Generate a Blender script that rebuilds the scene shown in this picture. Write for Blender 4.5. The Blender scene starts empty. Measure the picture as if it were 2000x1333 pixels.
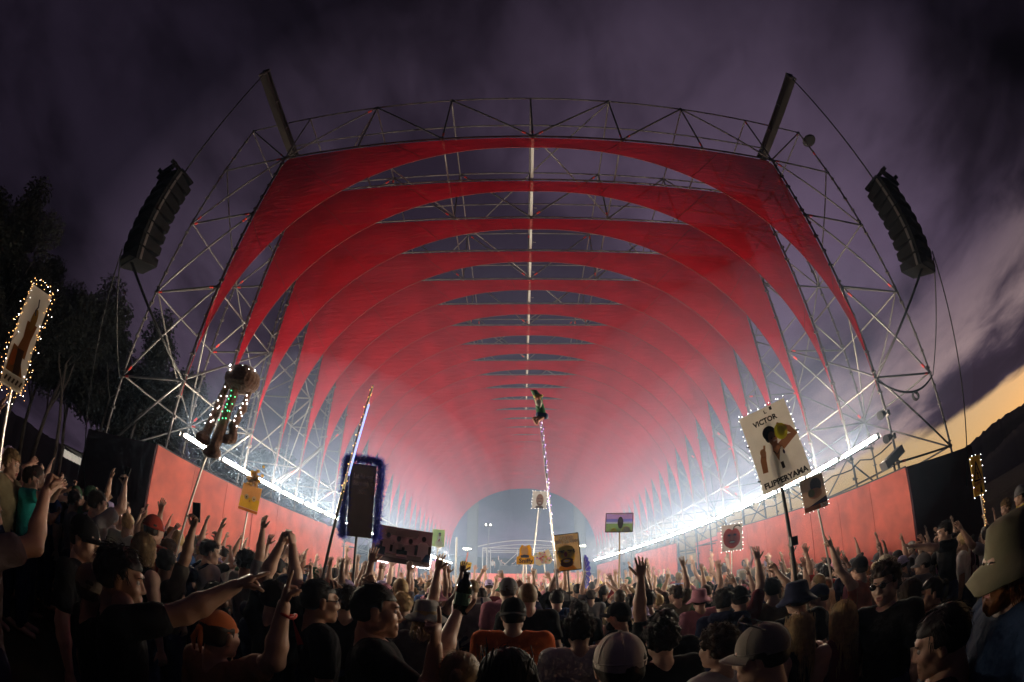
import bpy, bmesh, math, random
import numpy as np
from mathutils import Vector, Matrix, Euler, Quaternion
SC = bpy.context.scene
COL = SC.collection
R = math.radians
CAMZ = 1.78
random.seed(7)
rng = np.random.default_rng(7)

# ------------------------------------------------------------------ camera
cam = bpy.data.cameras.new('camera')
cam.type = 'PANO'
cam.sensor_width = 36.0
cam.sensor_fit = 'HORIZONTAL'
cam.clip_start = 0.02
cam.clip_end = 6000.0
cam.panorama_type = 'FISHEYE_EQUISOLID'
cam.fisheye_lens = 15.71
cam.fisheye_fov = R(200)
camo = bpy.data.objects.new('camera', cam)
COL.objects.link(camo)
camo.location = (0, 0, CAMZ)
camo.rotation_euler = (Matrix.Rotation(R(1.1645), 4, 'Z') @ Matrix.Rotation(R(90 + 31.5), 4, 'X') @ Matrix.Rotation(R(0.482), 4, 'Z')).to_euler()
SC.camera = camo
SC.view_settings.view_transform = 'Standard'
SC.view_settings.look = 'None'
SC.view_settings.exposure = 0.0
SC.view_settings.gamma = 1.0
SC.view_settings.use_curve_mapping = False
SC.cycles.use_denoising = True
SC.cycles.use_adaptive_sampling = True
SC.cycles.adaptive_threshold = .03
SC.cycles.adaptive_min_samples = 20
SC.cycles.max_bounces = 5
SC.cycles.diffuse_bounces = 2
SC.cycles.glossy_bounces = 2
SC.cycles.transmission_bounces = 3
SC.cycles.transparent_max_bounces = 24
SC.cycles.volume_bounces = 0
SC.cycles.sample_clamp_indirect = 3.0
SC.cycles.use_light_tree = True

# ------------------------------------------------------------------ node helpers
def mat(name, col=(.5, .5, .5), rough=.6, metal=0., spec=.5, emit=None, estr=0., noise=None, bump=None, objcol=False, sheen=0.):
    m = bpy.data.materials.new(name)
    m.use_nodes = True
    nt = m.node_tree
    b = nt.nodes['Principled BSDF']
    b.inputs['Base Color'].default_value = (*col, 1)
    b.inputs['Roughness'].default_value = rough
    b.inputs['Metallic'].default_value = metal
    b.inputs['Specular IOR Level'].default_value = spec
    if sheen: b.inputs['Sheen Weight'].default_value = sheen
    if emit:
        b.inputs['Emission Color'].default_value = (*emit, 1)
        b.inputs['Emission Strength'].default_value = estr
    src = None
    if objcol:
        oi = nt.nodes.new('ShaderNodeObjectInfo')
        src = oi.outputs['Color']
        nt.links.new(src, b.inputs['Base Color'])
    tc = None
    if noise or bump:
        tc = nt.nodes.new('ShaderNodeTexCoord')
    if noise:
        sc, amt = noise[0], noise[1]
        n = nt.nodes.new('ShaderNodeTexNoise'); n.inputs['Scale'].default_value = sc; n.inputs['Detail'].default_value = 6
        nt.links.new(tc.outputs['Object'], n.inputs['Vector'])
        mr = nt.nodes.new('ShaderNodeMapRange'); mr.inputs[1].default_value = .3; mr.inputs[2].default_value = .7
        mr.inputs[3].default_value = 1 - amt; mr.inputs[4].default_value = 1 + amt
        nt.links.new(n.outputs['Fac'], mr.inputs[0])
        mx = nt.nodes.new('ShaderNodeMix'); mx.data_type = 'RGBA'; mx.blend_type = 'MULTIPLY'; mx.inputs[0].default_value = 1
        if src: nt.links.new(src, mx.inputs[6])
        else: mx.inputs[6].default_value = (*col, 1)
        cb = nt.nodes.new('ShaderNodeCombineColor')
        for i in range(3): nt.links.new(mr.outputs[0], cb.inputs[i])
        nt.links.new(cb.outputs[0], mx.inputs[7])
        nt.links.new(mx.outputs[2], b.inputs['Base Color'])
    if bump:
        n2 = nt.nodes.new('ShaderNodeTexNoise'); n2.inputs['Scale'].default_value = bump[0]; n2.inputs['Detail'].default_value = 4
        nt.links.new(tc.outputs['Object'], n2.inputs['Vector'])
        bp = nt.nodes.new('ShaderNodeBump'); bp.inputs['Strength'].default_value = bump[1]; bp.inputs['Distance'].default_value = bump[2] if len(bump) > 2 else .01
        nt.links.new(n2.outputs['Fac'], bp.inputs['Height'])
        nt.links.new(bp.outputs['Normal'], b.inputs['Normal'])
    return m

# ------------------------------------------------------------------ world: dusk sky with low purple cloud
def build_world():
    w = bpy.data.worlds.new('World'); SC.world = w; w.use_nodes = True
    w.cycles.sampling_method = 'NONE'
    nt = w.node_tree; N = nt.nodes; L = nt.links
    for n in list(N): N.remove(n)
    out = N.new('ShaderNodeOutputWorld'); bg = N.new('ShaderNodeBackground')
    L.new(bg.outputs[0], out.inputs[0])
    tc = N.new('ShaderNodeTexCoord')
    sep = N.new('ShaderNodeSeparateXYZ'); L.new(tc.outputs['Generated'], sep.inputs[0])
    def M(op, a, b=None, clamp=False):
        n = N.new('ShaderNodeMath'); n.operation = op; n.use_clamp = clamp
        for i, v in enumerate((a, b)):
            if v is None: continue
            if isinstance(v, (int, float)): n.inputs[i].default_value = v
            else: L.new(v, n.inputs[i])
        return n.outputs[0]
    def MR(v, a, b, c, d, smooth=True):
        n = N.new('ShaderNodeMapRange'); n.interpolation_type = 'SMOOTHSTEP' if smooth else 'LINEAR'
        L.new(v, n.inputs[0])
        for i, x in enumerate((a, b, c, d)): n.inputs[i + 1].default_value = x
        return n.outputs[0]
    def MIX(f, a, b, blend='MIX'):
        n = N.new('ShaderNodeMix'); n.data_type = 'RGBA'; n.blend_type = blend
        if isinstance(f, (int, float)): n.inputs[0].default_value = f
        else: L.new(f, n.inputs[0])
        for i, v in ((6, a), (7, b)):
            if isinstance(v, tuple): n.inputs[i].default_value = (*v, 1)
            else: L.new(v, n.inputs[i])
        return n.outputs[2]
    X, Y, Z = sep.outputs[0], sep.outputs[1], sep.outputs[2]
    # cloud plane coordinates
    zz = M('ADD', M('MAXIMUM', Z, 0.0), .26)
    cx = M('DIVIDE', X, zz); cy = M('DIVIDE', Y, zz)
    cv = N.new('ShaderNodeCombineXYZ'); L.new(cx, cv.inputs[0]); L.new(cy, cv.inputs[1])
    def NOISE(scale, det, rough, off, dist=0.):
        mp = N.new('ShaderNodeMapping'); L.new(cv.outputs[0], mp.inputs[0]); mp.inputs['Location'].default_value = off
        mp.inputs['Rotation'].default_value = (0, 0, R(28)); mp.inputs['Scale'].default_value = (1.0, .62, 1)
        n = N.new('ShaderNodeTexNoise'); n.inputs['Scale'].default_value = scale; n.inputs['Detail'].default_value = det
        n.inputs['Roughness'].default_value = rough; n.inputs['Distortion'].default_value = dist
        L.new(mp.outputs[0], n.inputs['Vector']); return n.outputs['Fac']
    big = NOISE(.75, 3, .5, (1.3, 4.1, 0)); mid = NOISE(1.9, 5, .52, (7.2, .4, 2), .1); fine = NOISE(6.5, 4, .6, (3., 9., 5), .4)
    # nearness to the sunset azimuth (right of the tunnel)
    sa = R(66)
    d = M('ADD', M('MULTIPLY', X, math.sin(sa)), M('MULTIPLY', Y, math.cos(sa)))
    hl = M('SQRT', M('ADD', M('MULTIPLY', X, X), M('MULTIPLY', Y, Y)))
    da = M('DIVIDE', d, M('MAXIMUM', hl, .05))             # cos of azimuth difference
    dw = M('ADD', M('MULTIPLY', X, math.sin(R(12))), M('MULTIPLY', Y, math.cos(R(12))))
    west = MR(dw, .10, .86, 0., 1., False)
    cl = M('ADD', M('MULTIPLY', big, .50), M('ADD', M('MULTIPLY', mid, .37), M('MULTIPLY', fine, .13)))
    dens = MR(cl, .42, .60, 0., 1.)
    dark = MIX(west, SKY_DARK_E, SKY_DARK_W)
    lite = MIX(west, SKY_LITE_E, SKY_LITE_W)
    cloud = MIX(dens, dark, lite)
    # thin, sunlit breaks low in the west
    low = MR(Z, .12, .46, 1., 0.)
    near = MR(da, .60, .97, 0., 1.)
    brk = M('MULTIPLY', M('MULTIPLY', low, near), MR(cl, .46, .58, .02, 1.))
    cloud = MIX(brk, cloud, SKY_BREAK)
    # clear band at the horizon: Nishita sky, sun on the horizon
    sky = N.new('ShaderNodeTexSky'); sky.sky_type = 'NISHITA'; sky.sun_disc = False
    sky.sun_elevation = R(1.0); sky.sun_rotation = R(78); sky.altitude = 200; sky.dust_density = 3.0
    edge = M('ADD', M('MULTIPLY', M('SUBTRACT', cl, .5), .22), M('ADD', .150, M('MULTIPLY', M('SUBTRACT', da, 1.), .10)))
    gap = MR(M('SUBTRACT', edge, Z), -.012, .016, 0., 1.)
    gap = M('MULTIPLY', gap, MR(da, .35, .9, 0., 1.))
    sk = MIX(.62, MIX(1., sky.outputs[0], SKY_NISH, 'MULTIPLY'), (.86, .58, .27))
    col = MIX(gap, cloud, sk)
    below = MR(Z, -.08, -.01, 1., 0.)
    col = MIX(below, col, (.004, .003, .004))
    L.new(col, bg.inputs[0]); bg.inputs[1].default_value = SKY_STRENGTH
SKY_DARK_E = (.0016, .0011, .0022); SKY_LITE_E = (.018, .0125, .024)
SKY_DARK_W = (.040, .026, .048); SKY_LITE_W = (.185, .128, .21)
SKY_BREAK = (.50, .35, .33); SKY_NISH = (.15, .145, .21); SKY_STRENGTH = .85
build_world()
sun = bpy.data.lights.new('sun', 'SUN'); sun.energy = .10; sun.angle = R(8); sun.color = (1, .60, .30)
suno = bpy.data.objects.new('sun', sun); COL.objects.link(suno)
sd = Vector((math.sin(R(78)) * math.cos(R(8)), math.cos(R(78)) * math.cos(R(8)), math.sin(R(8))))
suno.rotation_euler = sd.to_track_quat('Z', 'Y').to_euler()

# ------------------------------------------------------------------ object helpers
class MB:
    """collects faces; build() links them as one mesh object"""
    def __init__(s): s.v = []; s.f = []; s.m = []; s.mi = 0
    def add(s, vs, fs, mi=None):
        o = len(s.v); s.v += [tuple(p) for p in vs]; s.f += [tuple(i + o for i in f) for f in fs]
        s.m += [s.mi if mi is None else mi] * len(fs); return s
    def box(s, c, size, rot=None, mi=None):
        x, y, z = size[0] / 2, size[1] / 2, size[2] / 2
        vs = [Vector(p) for p in ((-x, -y, -z), (x, -y, -z), (x, y, -z), (-x, y, -z), (-x, -y, z), (x, -y, z), (x, y, z), (-x, y, z))]
        if rot is not None: vs = [rot @ p for p in vs]
        return s.add([p + Vector(c) for p in vs], [(0, 3, 2, 1), (4, 5, 6, 7), (0, 1, 5, 4), (1, 2, 6, 5), (2, 3, 7, 6), (3, 0, 4, 7)], mi)
    def tube(s, pts, rad, n=8, cap=True, mi=None):
        pts = [Vector(p) for p in pts]
        if isinstance(rad, (int, float)): rad = [rad] * len(pts)
        vs = []; fs = []; pu = None
        for i, p in enumerate(pts):
            t = (pts[min(i + 1, len(pts) - 1)] - pts[max(i - 1, 0)])
            t = t.normalized() if t.length > 1e-9 else Vector((0, 0, 1))
            if pu is None: u = t.orthogonal().normalized()
            else:
                u = pu - t * pu.dot(t); u = u.normalized() if u.length > 1e-6 else t.orthogonal().normalized()
            w = t.cross(u); pu = u
            for k in range(n):
                a = 2 * math.pi * k / n
                vs.append(p + (u * math.cos(a) + w * math.sin(a)) * rad[i])
        for i in range(len(pts) - 1):
            for k in range(n):
                a, b = i * n + k, i * n + (k + 1) % n
                fs.append((a, b, b + n, a + n))
        if cap:
            fs.append(tuple(range(n - 1, -1, -1))); o = (len(pts) - 1) * n; fs.append(tuple(o + k for k in range(n)))
        return s.add(vs, fs, mi)
    def ball(s, c, r, nu=8, nv=6, mi=None, sc=(1, 1, 1), rot=None):
        vs = [Vector((0, 0, 1))]; fs = []
        for j in range(1, nv):
            for k in range(nu):
                a = math.pi * j / nv; b = 2 * math.pi * k / nu
                vs.append(Vector((math.sin(a) * math.cos(b), math.sin(a) * math.sin(b), math.cos(a))))
        vs.append(Vector((0, 0, -1)))
        for k in range(nu):
            fs.append((0, 1 + k, 1 + (k + 1) % nu))
            for j in range(nv - 2):
                a = 1 + j * nu + k; b = 1 + j * nu + (k + 1) % nu
                fs.append((a, a + nu, b + nu, b))
            a = 1 + (nv - 2) * nu
            fs.append((a + k, len(vs) - 1, a + (k + 1) % nu))
        out = []
        for p in vs:
            q = Vector((p.x * sc[0] * r, p.y * sc[1] * r, p.z * sc[2] * r))
            if rot is not None: q = rot @ q
            out.append(q + Vector(c))
        return s.add(out, fs, mi)
    def poly(s, pts, mi=None): return s.add(pts, [tuple(range(len(pts)))], mi)
    def mesh(s, name, mats, smooth=False):
        me = bpy.data.meshes.new(name); me.from_pydata(s.v, [], s.f)
        for m in (mats if isinstance(mats, (list, tuple)) else [mats]): me.materials.append(m)
        if any(s.m): me.polygons.foreach_set('material_index', s.m)
        if smooth: me.polygons.foreach_set('use_smooth', [True] * len(s.f))
        me.update(); return me
    def build(s, name, mats, parent=None, smooth=False, loc=None):
        return link(name, s.mesh(name, mats, smooth), parent, loc)
def link(name, me, parent=None, loc=None, matrix=None):
    o = bpy.data.objects.new(name, me); COL.objects.link(o)
    if parent is not None: o.parent = parent
    if matrix is not None: o.matrix_basis = matrix
    elif loc is not None: o.location = loc
    return o
def tag(o, label, cat, group=None, kind=None):
    if label: o['label'] = label
    if cat: o['category'] = cat
    if group: o['group'] = group
    if kind: o['kind'] = kind
    return o
def thing(name, label, cat, loc=(0, 0, 0), rz=0., group=None):
    o = link(name, None, None, loc); o.rotation_euler = (0, 0, rz); o.empty_display_size = .1
    return tag(o, label, cat, group)
UNIT = MB().tube([(0, 0, 0), (0, 0, 1)], 1., 10)
_tube_cache = {}
def rod(name, a, b, r, m, parent=None):
    """one straight tube as an object of its own; all share one unit mesh per material"""
    key = m.name
    if key not in _tube_cache: _tube_cache[key] = UNIT.mesh('tube_' + key, m, False); 
    a, b = Vector(a), Vector(b); d = b - a
    q = d.to_track_quat('Z', 'Y')
    mx = Matrix.Translation(a) @ q.to_matrix().to_4x4() @ Matrix.Diagonal((r, r, d.length, 1))
    return link(name, _tube_cache[key], parent, matrix=mx)
ORD = ['nearest', 'second', 'third', 'fourth', 'fifth', 'sixth', 'seventh', 'eighth', 'ninth', 'tenth', 'eleventh', 'twelfth', 'thirteenth',
       'fourteenth', 'fifteenth', 'sixteenth', 'seventeenth', 'eighteenth', 'nineteenth', 'twentieth', 'twenty-first', 'twenty-second',
       'twenty-third', 'twenty-fourth', 'twenty-fifth', 'twenty-sixth', 'twenty-seventh', 'twenty-eighth', 'twenty-ninth', 'thirtieth']
def ordi(i): return 'first' if i == 0 else ORD[i]

# ------------------------------------------------------------------ tunnel dimensions (metres, camera above the origin)
XC = .38; MOD = 2.47
ZL = [CAMZ + z for z in (1.10, 3.08, 5.56, 8.05, 10.53, 12.92)]
Y0 = 6.585; DY = 1.545; NF = 26
XI = 3 * MOD; XO = 4 * MOD
YF = [Y0 + DY * i for i in range(NF)]

steel = mat('galvanised_steel', (.115, .11, .11), .5, .6, noise=(3, .3))
steel_dark = mat('dark_steel', (.12, .11, .11), .55, .5)
redband = mat('red_tape', (.55, .03, .02), .6)
whitebeam = mat('white_beam', (.36, .36, .35), .5)
black = mat('black_paint', (.012, .012, .014), .6)

# red scrim cloth: slightly see-through mesh
def cloth_mat():
    m = bpy.data.materials.new('red_scrim'); m.use_nodes = True; nt = m.node_tree; N = nt.nodes; L = nt.links
    for n in list(N): N.remove(n)
    out = N.new('ShaderNodeOutputMaterial')
    tc = N.new('ShaderNodeTexCoord'); nz = N.new('ShaderNodeTexNoise'); nz.inputs['Scale'].default_value = .9; nz.inputs['Detail'].default_value = 5
    L.new(tc.outputs['Object'], nz.inputs['Vector'])
    cr = N.new('ShaderNodeValToRGB'); cr.color_ramp.elements[0].color = (.37, .007, .017, 1); cr.color_ramp.elements[1].color = (.49, .011, .025, 1)
    cr.color_ramp.elements[0].position = .35; cr.color_ramp.elements[1].position = .65
    L.new(nz.outputs['Fac'], cr.inputs[0])
    d = N.new('ShaderNodeBsdfDiffuse'); t = N.new('ShaderNodeBsdfTranslucent'); L.new(cr.outputs[0], d.inputs[0]); L.new(cr.outputs[0], t.inputs[0])
    m1 = N.new('ShaderNodeMixShader'); m1.inputs[0].default_value = .24; L.new(d.outputs[0], m1.inputs[1]); L.new(t.outputs[0], m1.inputs[2])
    mpw = N.new('ShaderNodeMapping'); mpw.inputs['Scale'].default_value = (1.1, 1, 4.5); mpw.inputs['Rotation'].default_value = (0, R(35), 0); L.new(tc.outputs['Object'], mpw.inputs[0])
    nw = N.new('ShaderNodeTexNoise'); nw.inputs['Scale'].default_value = 1.6; nw.inputs['Detail'].default_value = 4; L.new(mpw.outputs[0], nw.inputs['Vector'])
    bp = N.new('ShaderNodeBump'); bp.inputs['Strength'].default_value = .55; bp.inputs['Distance'].default_value = .12; L.new(nw.outputs['Fac'], bp.inputs['Height']); L.new(bp.outputs[0], d.inputs['Normal']); L.new(bp.outputs[0], t.inputs['Normal'])
    tr = N.new('ShaderNodeBsdfTransparent'); tr.inputs[0].default_value = (1, .55, .5, 1)
    m2 = N.new('ShaderNodeMixShader'); m2.inputs[0].default_value = .15; L.new(m1.outputs[0], m2.inputs[1]); L.new(tr.outputs[0], m2.inputs[2])
    L.new(m2.outputs[0], out.inputs[0]); return m
scrim = cloth_mat(); seamm = mat('dark_red_seam', (.16, .008, .010), .9)

# ------------------------------------------------------------------ ground
grass = mat('trampled_grass', (.035, .040, .018), .95, noise=(1.2, .5), bump=(30, .6, .03))
def gz(x, y): return -.13 * max(0., x - .3) * min(1., max(0., (15 - y) / 12.5))
gm = MB(); xs = [-2500, -300, -40, -12] + [-8 + .8 * k for k in range(31)] + [24, 60, 300, 2500]; ys = [-2500, -300, -20, -4] + [-2 + .9 * k for k in range(24)] + [40, 120, 400, 2500]
gv = [(x, y, gz(min(x, 14), y) + (random.uniform(-.015, .015) if abs(x) < 20 else 0)) for x in xs for y in ys]; ny_ = len(ys)
gm.add(gv, [(a * ny_ + b, (a + 1) * ny_ + b, (a + 1) * ny_ + b + 1, a * ny_ + b + 1) for a in range(len(xs) - 1) for b in range(ny_ - 1)])
o = gm.build('ground', grass); o['kind'] = 'structure'

# ------------------------------------------------------------------ scaffold tunnel
tun = thing('scaffold_tunnel', 'long scaffold tube tunnel with square arches carrying the red sails', 'scaffold', (XC, Y0, 0))
def P(kx, z, i): return (kx * MOD, (i) * DY, z)          # local to the tunnel empty
TR = .027
def couplers(mb, tp, pts_dirs):
    pass
for i in range(NF):
    truss = (i % 2 == 0) or i == NF - 1
    fr = MB()
    # chords of the frame (one mesh): inner rectangle always, outer only on truss frames
    fr.tube([P(-3, ZL[4], i), P(3, ZL[4], i)], TR, 8)
    if truss:
        fr.tube([P(-4, ZL[5], i), P(4, ZL[5], i)], TR, 8)
        zm = CAMZ + 11.25
        fr.tube([(-3.0 * MOD, i * DY + .06, zm), (3.0 * MOD, i * DY + .06, zm)], TR * .85, 8)
    f = fr.build('arch_frame', steel, tun)
    tag(f, 'chords of the %s scaffold arch from the open end' % ordi(i), None)
    near = i <= 12
    cp = MB(); tp = MB()
    bag = MB()
    def member(nm, a, b, r=TR):
        if near: rod(nm, a, b, r, steel, f)
        else: bag.tube([a, b], r, 6)
        a, b = Vector(a), Vector(b); L_ = (b - a).length
        if i <= 8:
            dirn = (b - a).normalized()
            if nm == 'post':
                k = .5
                while k < L_ - .2:
                    c = a + dirn * k
                    cp.tube([c - dirn * .012, c + dirn * .012], r + .034, 8)
                    if random.random() < .5: cp.box(c + Vector((random.choice((-.06, .06)), 0, .02)), (.06, .04, .07))
                    k += .5
            for e in (.09, .91):
                if random.random() < .42:
                    c = a + (b - a) * e
                    tp.tube([c - dirn * .07, c + dirn * .07], r + .004, 8)
            for c in (a, b):
                if abs(dirn.z) < .98: cp.ball(c, .062, 6, 4)
    for s in (-1, 1):
        member('post', P(s * 3, 0, i), P(s * 3, ZL[4], i), TR + .004)
        if truss:
            member('post', P(s * 4, 0, i), P(s * 4, ZL[5], i), TR + .004)
            for z in ZL[:5]: member('ledger', P(s * 3, z, i), P(s * 4, z, i))
            for k in range(1, 4): member('brace', P(s * 4, ZL[k], i), P(s * 3, ZL[k + 1], i))
            member('brace', P(s * 3, ZL[1], i), P(s * 4, ZL[0], i))
            member('brace', P(s * 3, ZL[4], i), P(s * 4, ZL[5], i))
            # roof truss web
            for k in range(0, 3): member('hanger', P(s * k, ZL[5], i), P(s * k, ZL[4], i)) if not (k == 0 and s < 0) else None
            member('hanger', P(s * 3, ZL[5], i), P(s * 3, ZL[4], i))
            member('brace', P(s * 1, ZL[5], i), P(0, ZL[4], i)); member('brace', P(s * 2, ZL[5], i), P(s * 1, ZL[4], i))
            member('brace', P(s * 2, ZL[5], i), P(s * 3, ZL[4], i))
    if truss: pass
    if bag.f: tag(bag.build('brace', steel, f), None, None, kind='stuff')
    if cp.f: tag(cp.build('coupler', steel_dark, f), None, None, kind='stuff')
    if tp.f: tag(tp.build('tape_band', redband, f), None, None, kind='stuff')
# purlins along the tunnel and braces between the arches
YE = (NF - 1) * DY
for kx in range(-4, 5):
    rod('purlin', P(kx, ZL[5] - .05, 0), P(kx, ZL[5] - .05, NF - 1), TR * .9, steel, tun)
    if abs(kx) <= 3: rod('purlin', P(kx, ZL[4] + .07, 0), P(kx, ZL[4] + .07, NF - 1), TR * .9, steel, tun)
for s in (-1, 1):
    for z in ZL[:4]:
        rod('purlin', (s * (XI + .07), 0, z), (s * (XI + .07), YE, z), TR * .9, steel, tun)
        rod('purlin', (s * (XO - .07), 0, z), (s * (XO - .07), YE, z), TR * .9, steel, tun)
bag = MB()
for i in range(0, NF - 2, 2):
    def br(a, b):
        if i <= 12: rod('wind_brace', a, b, TR * .9, steel, tun)
        else: bag.tube([a, b], TR * .9, 6)
    for k in (-3, -2, -1, 0, 1, 2):
        if (k + i // 2) % 2 == 0:
            br(P(k, ZL[4] + .10, i), P(k + 1, ZL[4] + .10, i + 2))
        if (k + i // 2) % 3 == 0:
            br(P(k + 1, ZL[5] - .09, i), P(k, ZL[5] - .09, i + 2))
    for s in (-1, 1):
        for k in range(0, 4):
            br((s * (XO - .10), i * DY, ZL[k + (k + i // 2) % 2]), (s * (XO - .10), (i + 2) * DY, ZL[k + 1 - (k + i // 2) % 2]))
            if (k + i // 2) % 2: br((s * (XI + .10), i * DY, ZL[k]), (s * (XI + .10), (i + 2) * DY, ZL[k + 1]))
            if i % 4 == 0 and k % 2: br((s * XI, i * DY, ZL[k + 1]), (s * XO, (i + 2) * DY, ZL[k]))
tag(bag.build('wind_brace', steel, tun), None, None, kind='stuff')
# ridge beam in bays, white
for i in range(NF - 1):
    b = MB(); b.box((0, (i + .5) * DY, ZL[4] + .02), (.08, DY - .16, .07))
    o = b.build('ridge_beam', whitebeam, tun)
    for q in (.25, .7):
        c = MB(); c.tube([(.07, (i + q) * DY, ZL[4] - .06), (.16, (i + q) * DY, ZL[4] - .08)], .018, 6)
        if i < 5: c.build('clamp', steel_dark, o)


# ------------------------------------------------------------------ red sails, one in each arch
ARCH = []
for k in range(121):                  # superellipse measured off the nearest sail
    f_ = math.pi / 2 * k / 120; ARCH.append((7.39 * math.sin(f_) ** .952, CAMZ + 2.70 + 7.32 * max(0., math.cos(f_)) ** .952))
ASEG = [0]
for a, b in zip(ARCH[:-1], ARCH[1:]): ASEG.append(ASEG[-1] + math.hypot(b[0] - a[0], b[1] - a[1]))
def arch_pt(t):                       # t 0..1 from crown to foot by arc length
    d = t * ASEG[-1]
    for k in range(120):
        if d <= ASEG[k + 1] + 1e-9:
            u = (d - ASEG[k]) / (ASEG[k + 1] - ASEG[k]); return tuple(ARCH[k][j] + (ARCH[k + 1][j] - ARCH[k][j]) * u for j in (0, 1))
    return ARCH[-1]
ZT = ZL[4] - .03
def outer_pt(t):                      # follows the square frame, from the middle of the chord to the foot of the sail
    zb = ARCH[-1][1] - .02; top = XI - .03; side = ZT - zb; tot = top + side
    d = t * tot
    # match so the frame corner falls opposite the widest part
    return (d, ZT) if d <= top else (top, ZT - (d - top))
NT, NV = 44, 5
def sail_mesh(seed):
    rnd = random.Random(seed); ph = [rnd.uniform(0, 6.28) for _ in range(6)]; amp = rnd.uniform(.03, .07)
    vs = []; fs = []
    cols = []
    for sgn in (-1, 1):
        ts = [k / NT for k in range(NT + 1)]
        if sgn < 0: ts = ts[::-1][:-1]
        for t in ts: cols.append((sgn, t))
    for sgn, t in cols:
        ax, az = arch_pt(t)
        ox, oz = outer_pt(t)
        for j in range(NV + 1):
            u = j / NV
            x = sgn * (ox + (ax - ox) * u); z = oz + (az - oz) * u
            env = math.sin(math.pi * u) * min(1., 6 * (1 - t) + .15)
            y = amp * env * (math.sin(3.1 * x + ph[0]) + .6 * math.sin(2.2 * z + ph[1]) + .5 * math.sin(5.3 * x + 2.9 * z + ph[2])) - .10 * u * math.sin(math.pi * t)
            vs.append((x, y, z))
    n = NV + 1
    for a in range(len(cols) - 1):
        for j in range(NV):
            fs.append((a * n + j, (a + 1) * n + j, (a + 1) * n + j + 1, a * n + j + 1))
    m = MB(); m.add(vs, fs); return m.mesh('sail', scrim, True)
for i in range(NF):
    lab = 'red scrim sail with arched lower edge, ' + ('nearest to the camera' if i == 0 else 'farthest down the tunnel, around the stage opening' if i == NF - 1 else '%s from the open end of the tunnel' % ordi(i))
    o = link('red_sail', sail_mesh(100 + i), None, (XC, YF[i] + .04, 0)); tag(o, lab, 'sail', 'red sails hung in the arches')
    lc = MB()
    if i < 10:
        for k in range(-14, 15):
            lc.tube([(k * XI / 14.5, -.035, ZT + .05), (k * XI / 14.5 + .02, -.03, ZT - .02)], .016, 5)
        tag(lc.build('tie', black, o), None, None, kind='stuff')
        me_ = o.data; nn = NV + 1; sm_ = MB()
        for a_ in range(6, 2 * NT, 9): sm_.tube([Vector(me_.vertices[a_ * nn + q].co) + Vector((0, -.006, 0)) for q in range(nn)], .007, 4, False)
        sm_.tube([Vector(me_.vertices[a_ * nn + NV].co) for a_ in range(0, 2 * NT + 1)], .012, 5, False)
        tag(sm_.build('seam', seamm, o), None, None, kind='stuff')

# ------------------------------------------------------------------ LED battens along both sides
led = mat('led_tube', (.9, .9, .9), .4, emit=(1.0, .84, .62), estr=560.)
bm_h = MB(); bm_h.box((.015, 0, -.055), (.13, 1.36, .02)); bm_h.box((.085, 0, -.01), (.012, 1.36, .09)); bm_h.box((.03, -.45, -.09), (.04, .04, .06)); bm_h.box((.03, .45, -.09), (.04, .04, .06))
bm_h.box((0, .69, .0), (.09, .02, .10)); bm_h.box((0, -.69, .0), (.09, .02, .10))
house_me = bm_h.mesh('batten_housing', steel_dark)
bm_t = MB(); bm_t.tube([(0, -.58, 0), (0, .58, 0)], .042, 8); tube_me = bm_t.mesh('lamp_tube', led, True)
bm_b = MB(); bm_b.tube([(.03, 0, -.075), (.40, 0, -.075)], .02, 6); brk_me = bm_b.mesh('bracket', steel_dark)
for s, x in ((-1, -6.72), (1, 7.43)):
    for i in range(NF - 1):
        y = YF[i] + .80; z = 3.73 if s < 0 else 3.58 + .011 * (y - 6.6)
        t = thing('batten_light', '%s white LED batten from the open end on the %s side wall' % (ordi(i), 'left' if s < 0 else 'right'), 'light', (x, y, z), 0 if s > 0 else math.pi, 'LED battens above the side walls')
        link('housing', house_me, t); link('lamp_tube', tube_me, t); 
        link('bracket', brk_me, t)

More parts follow.
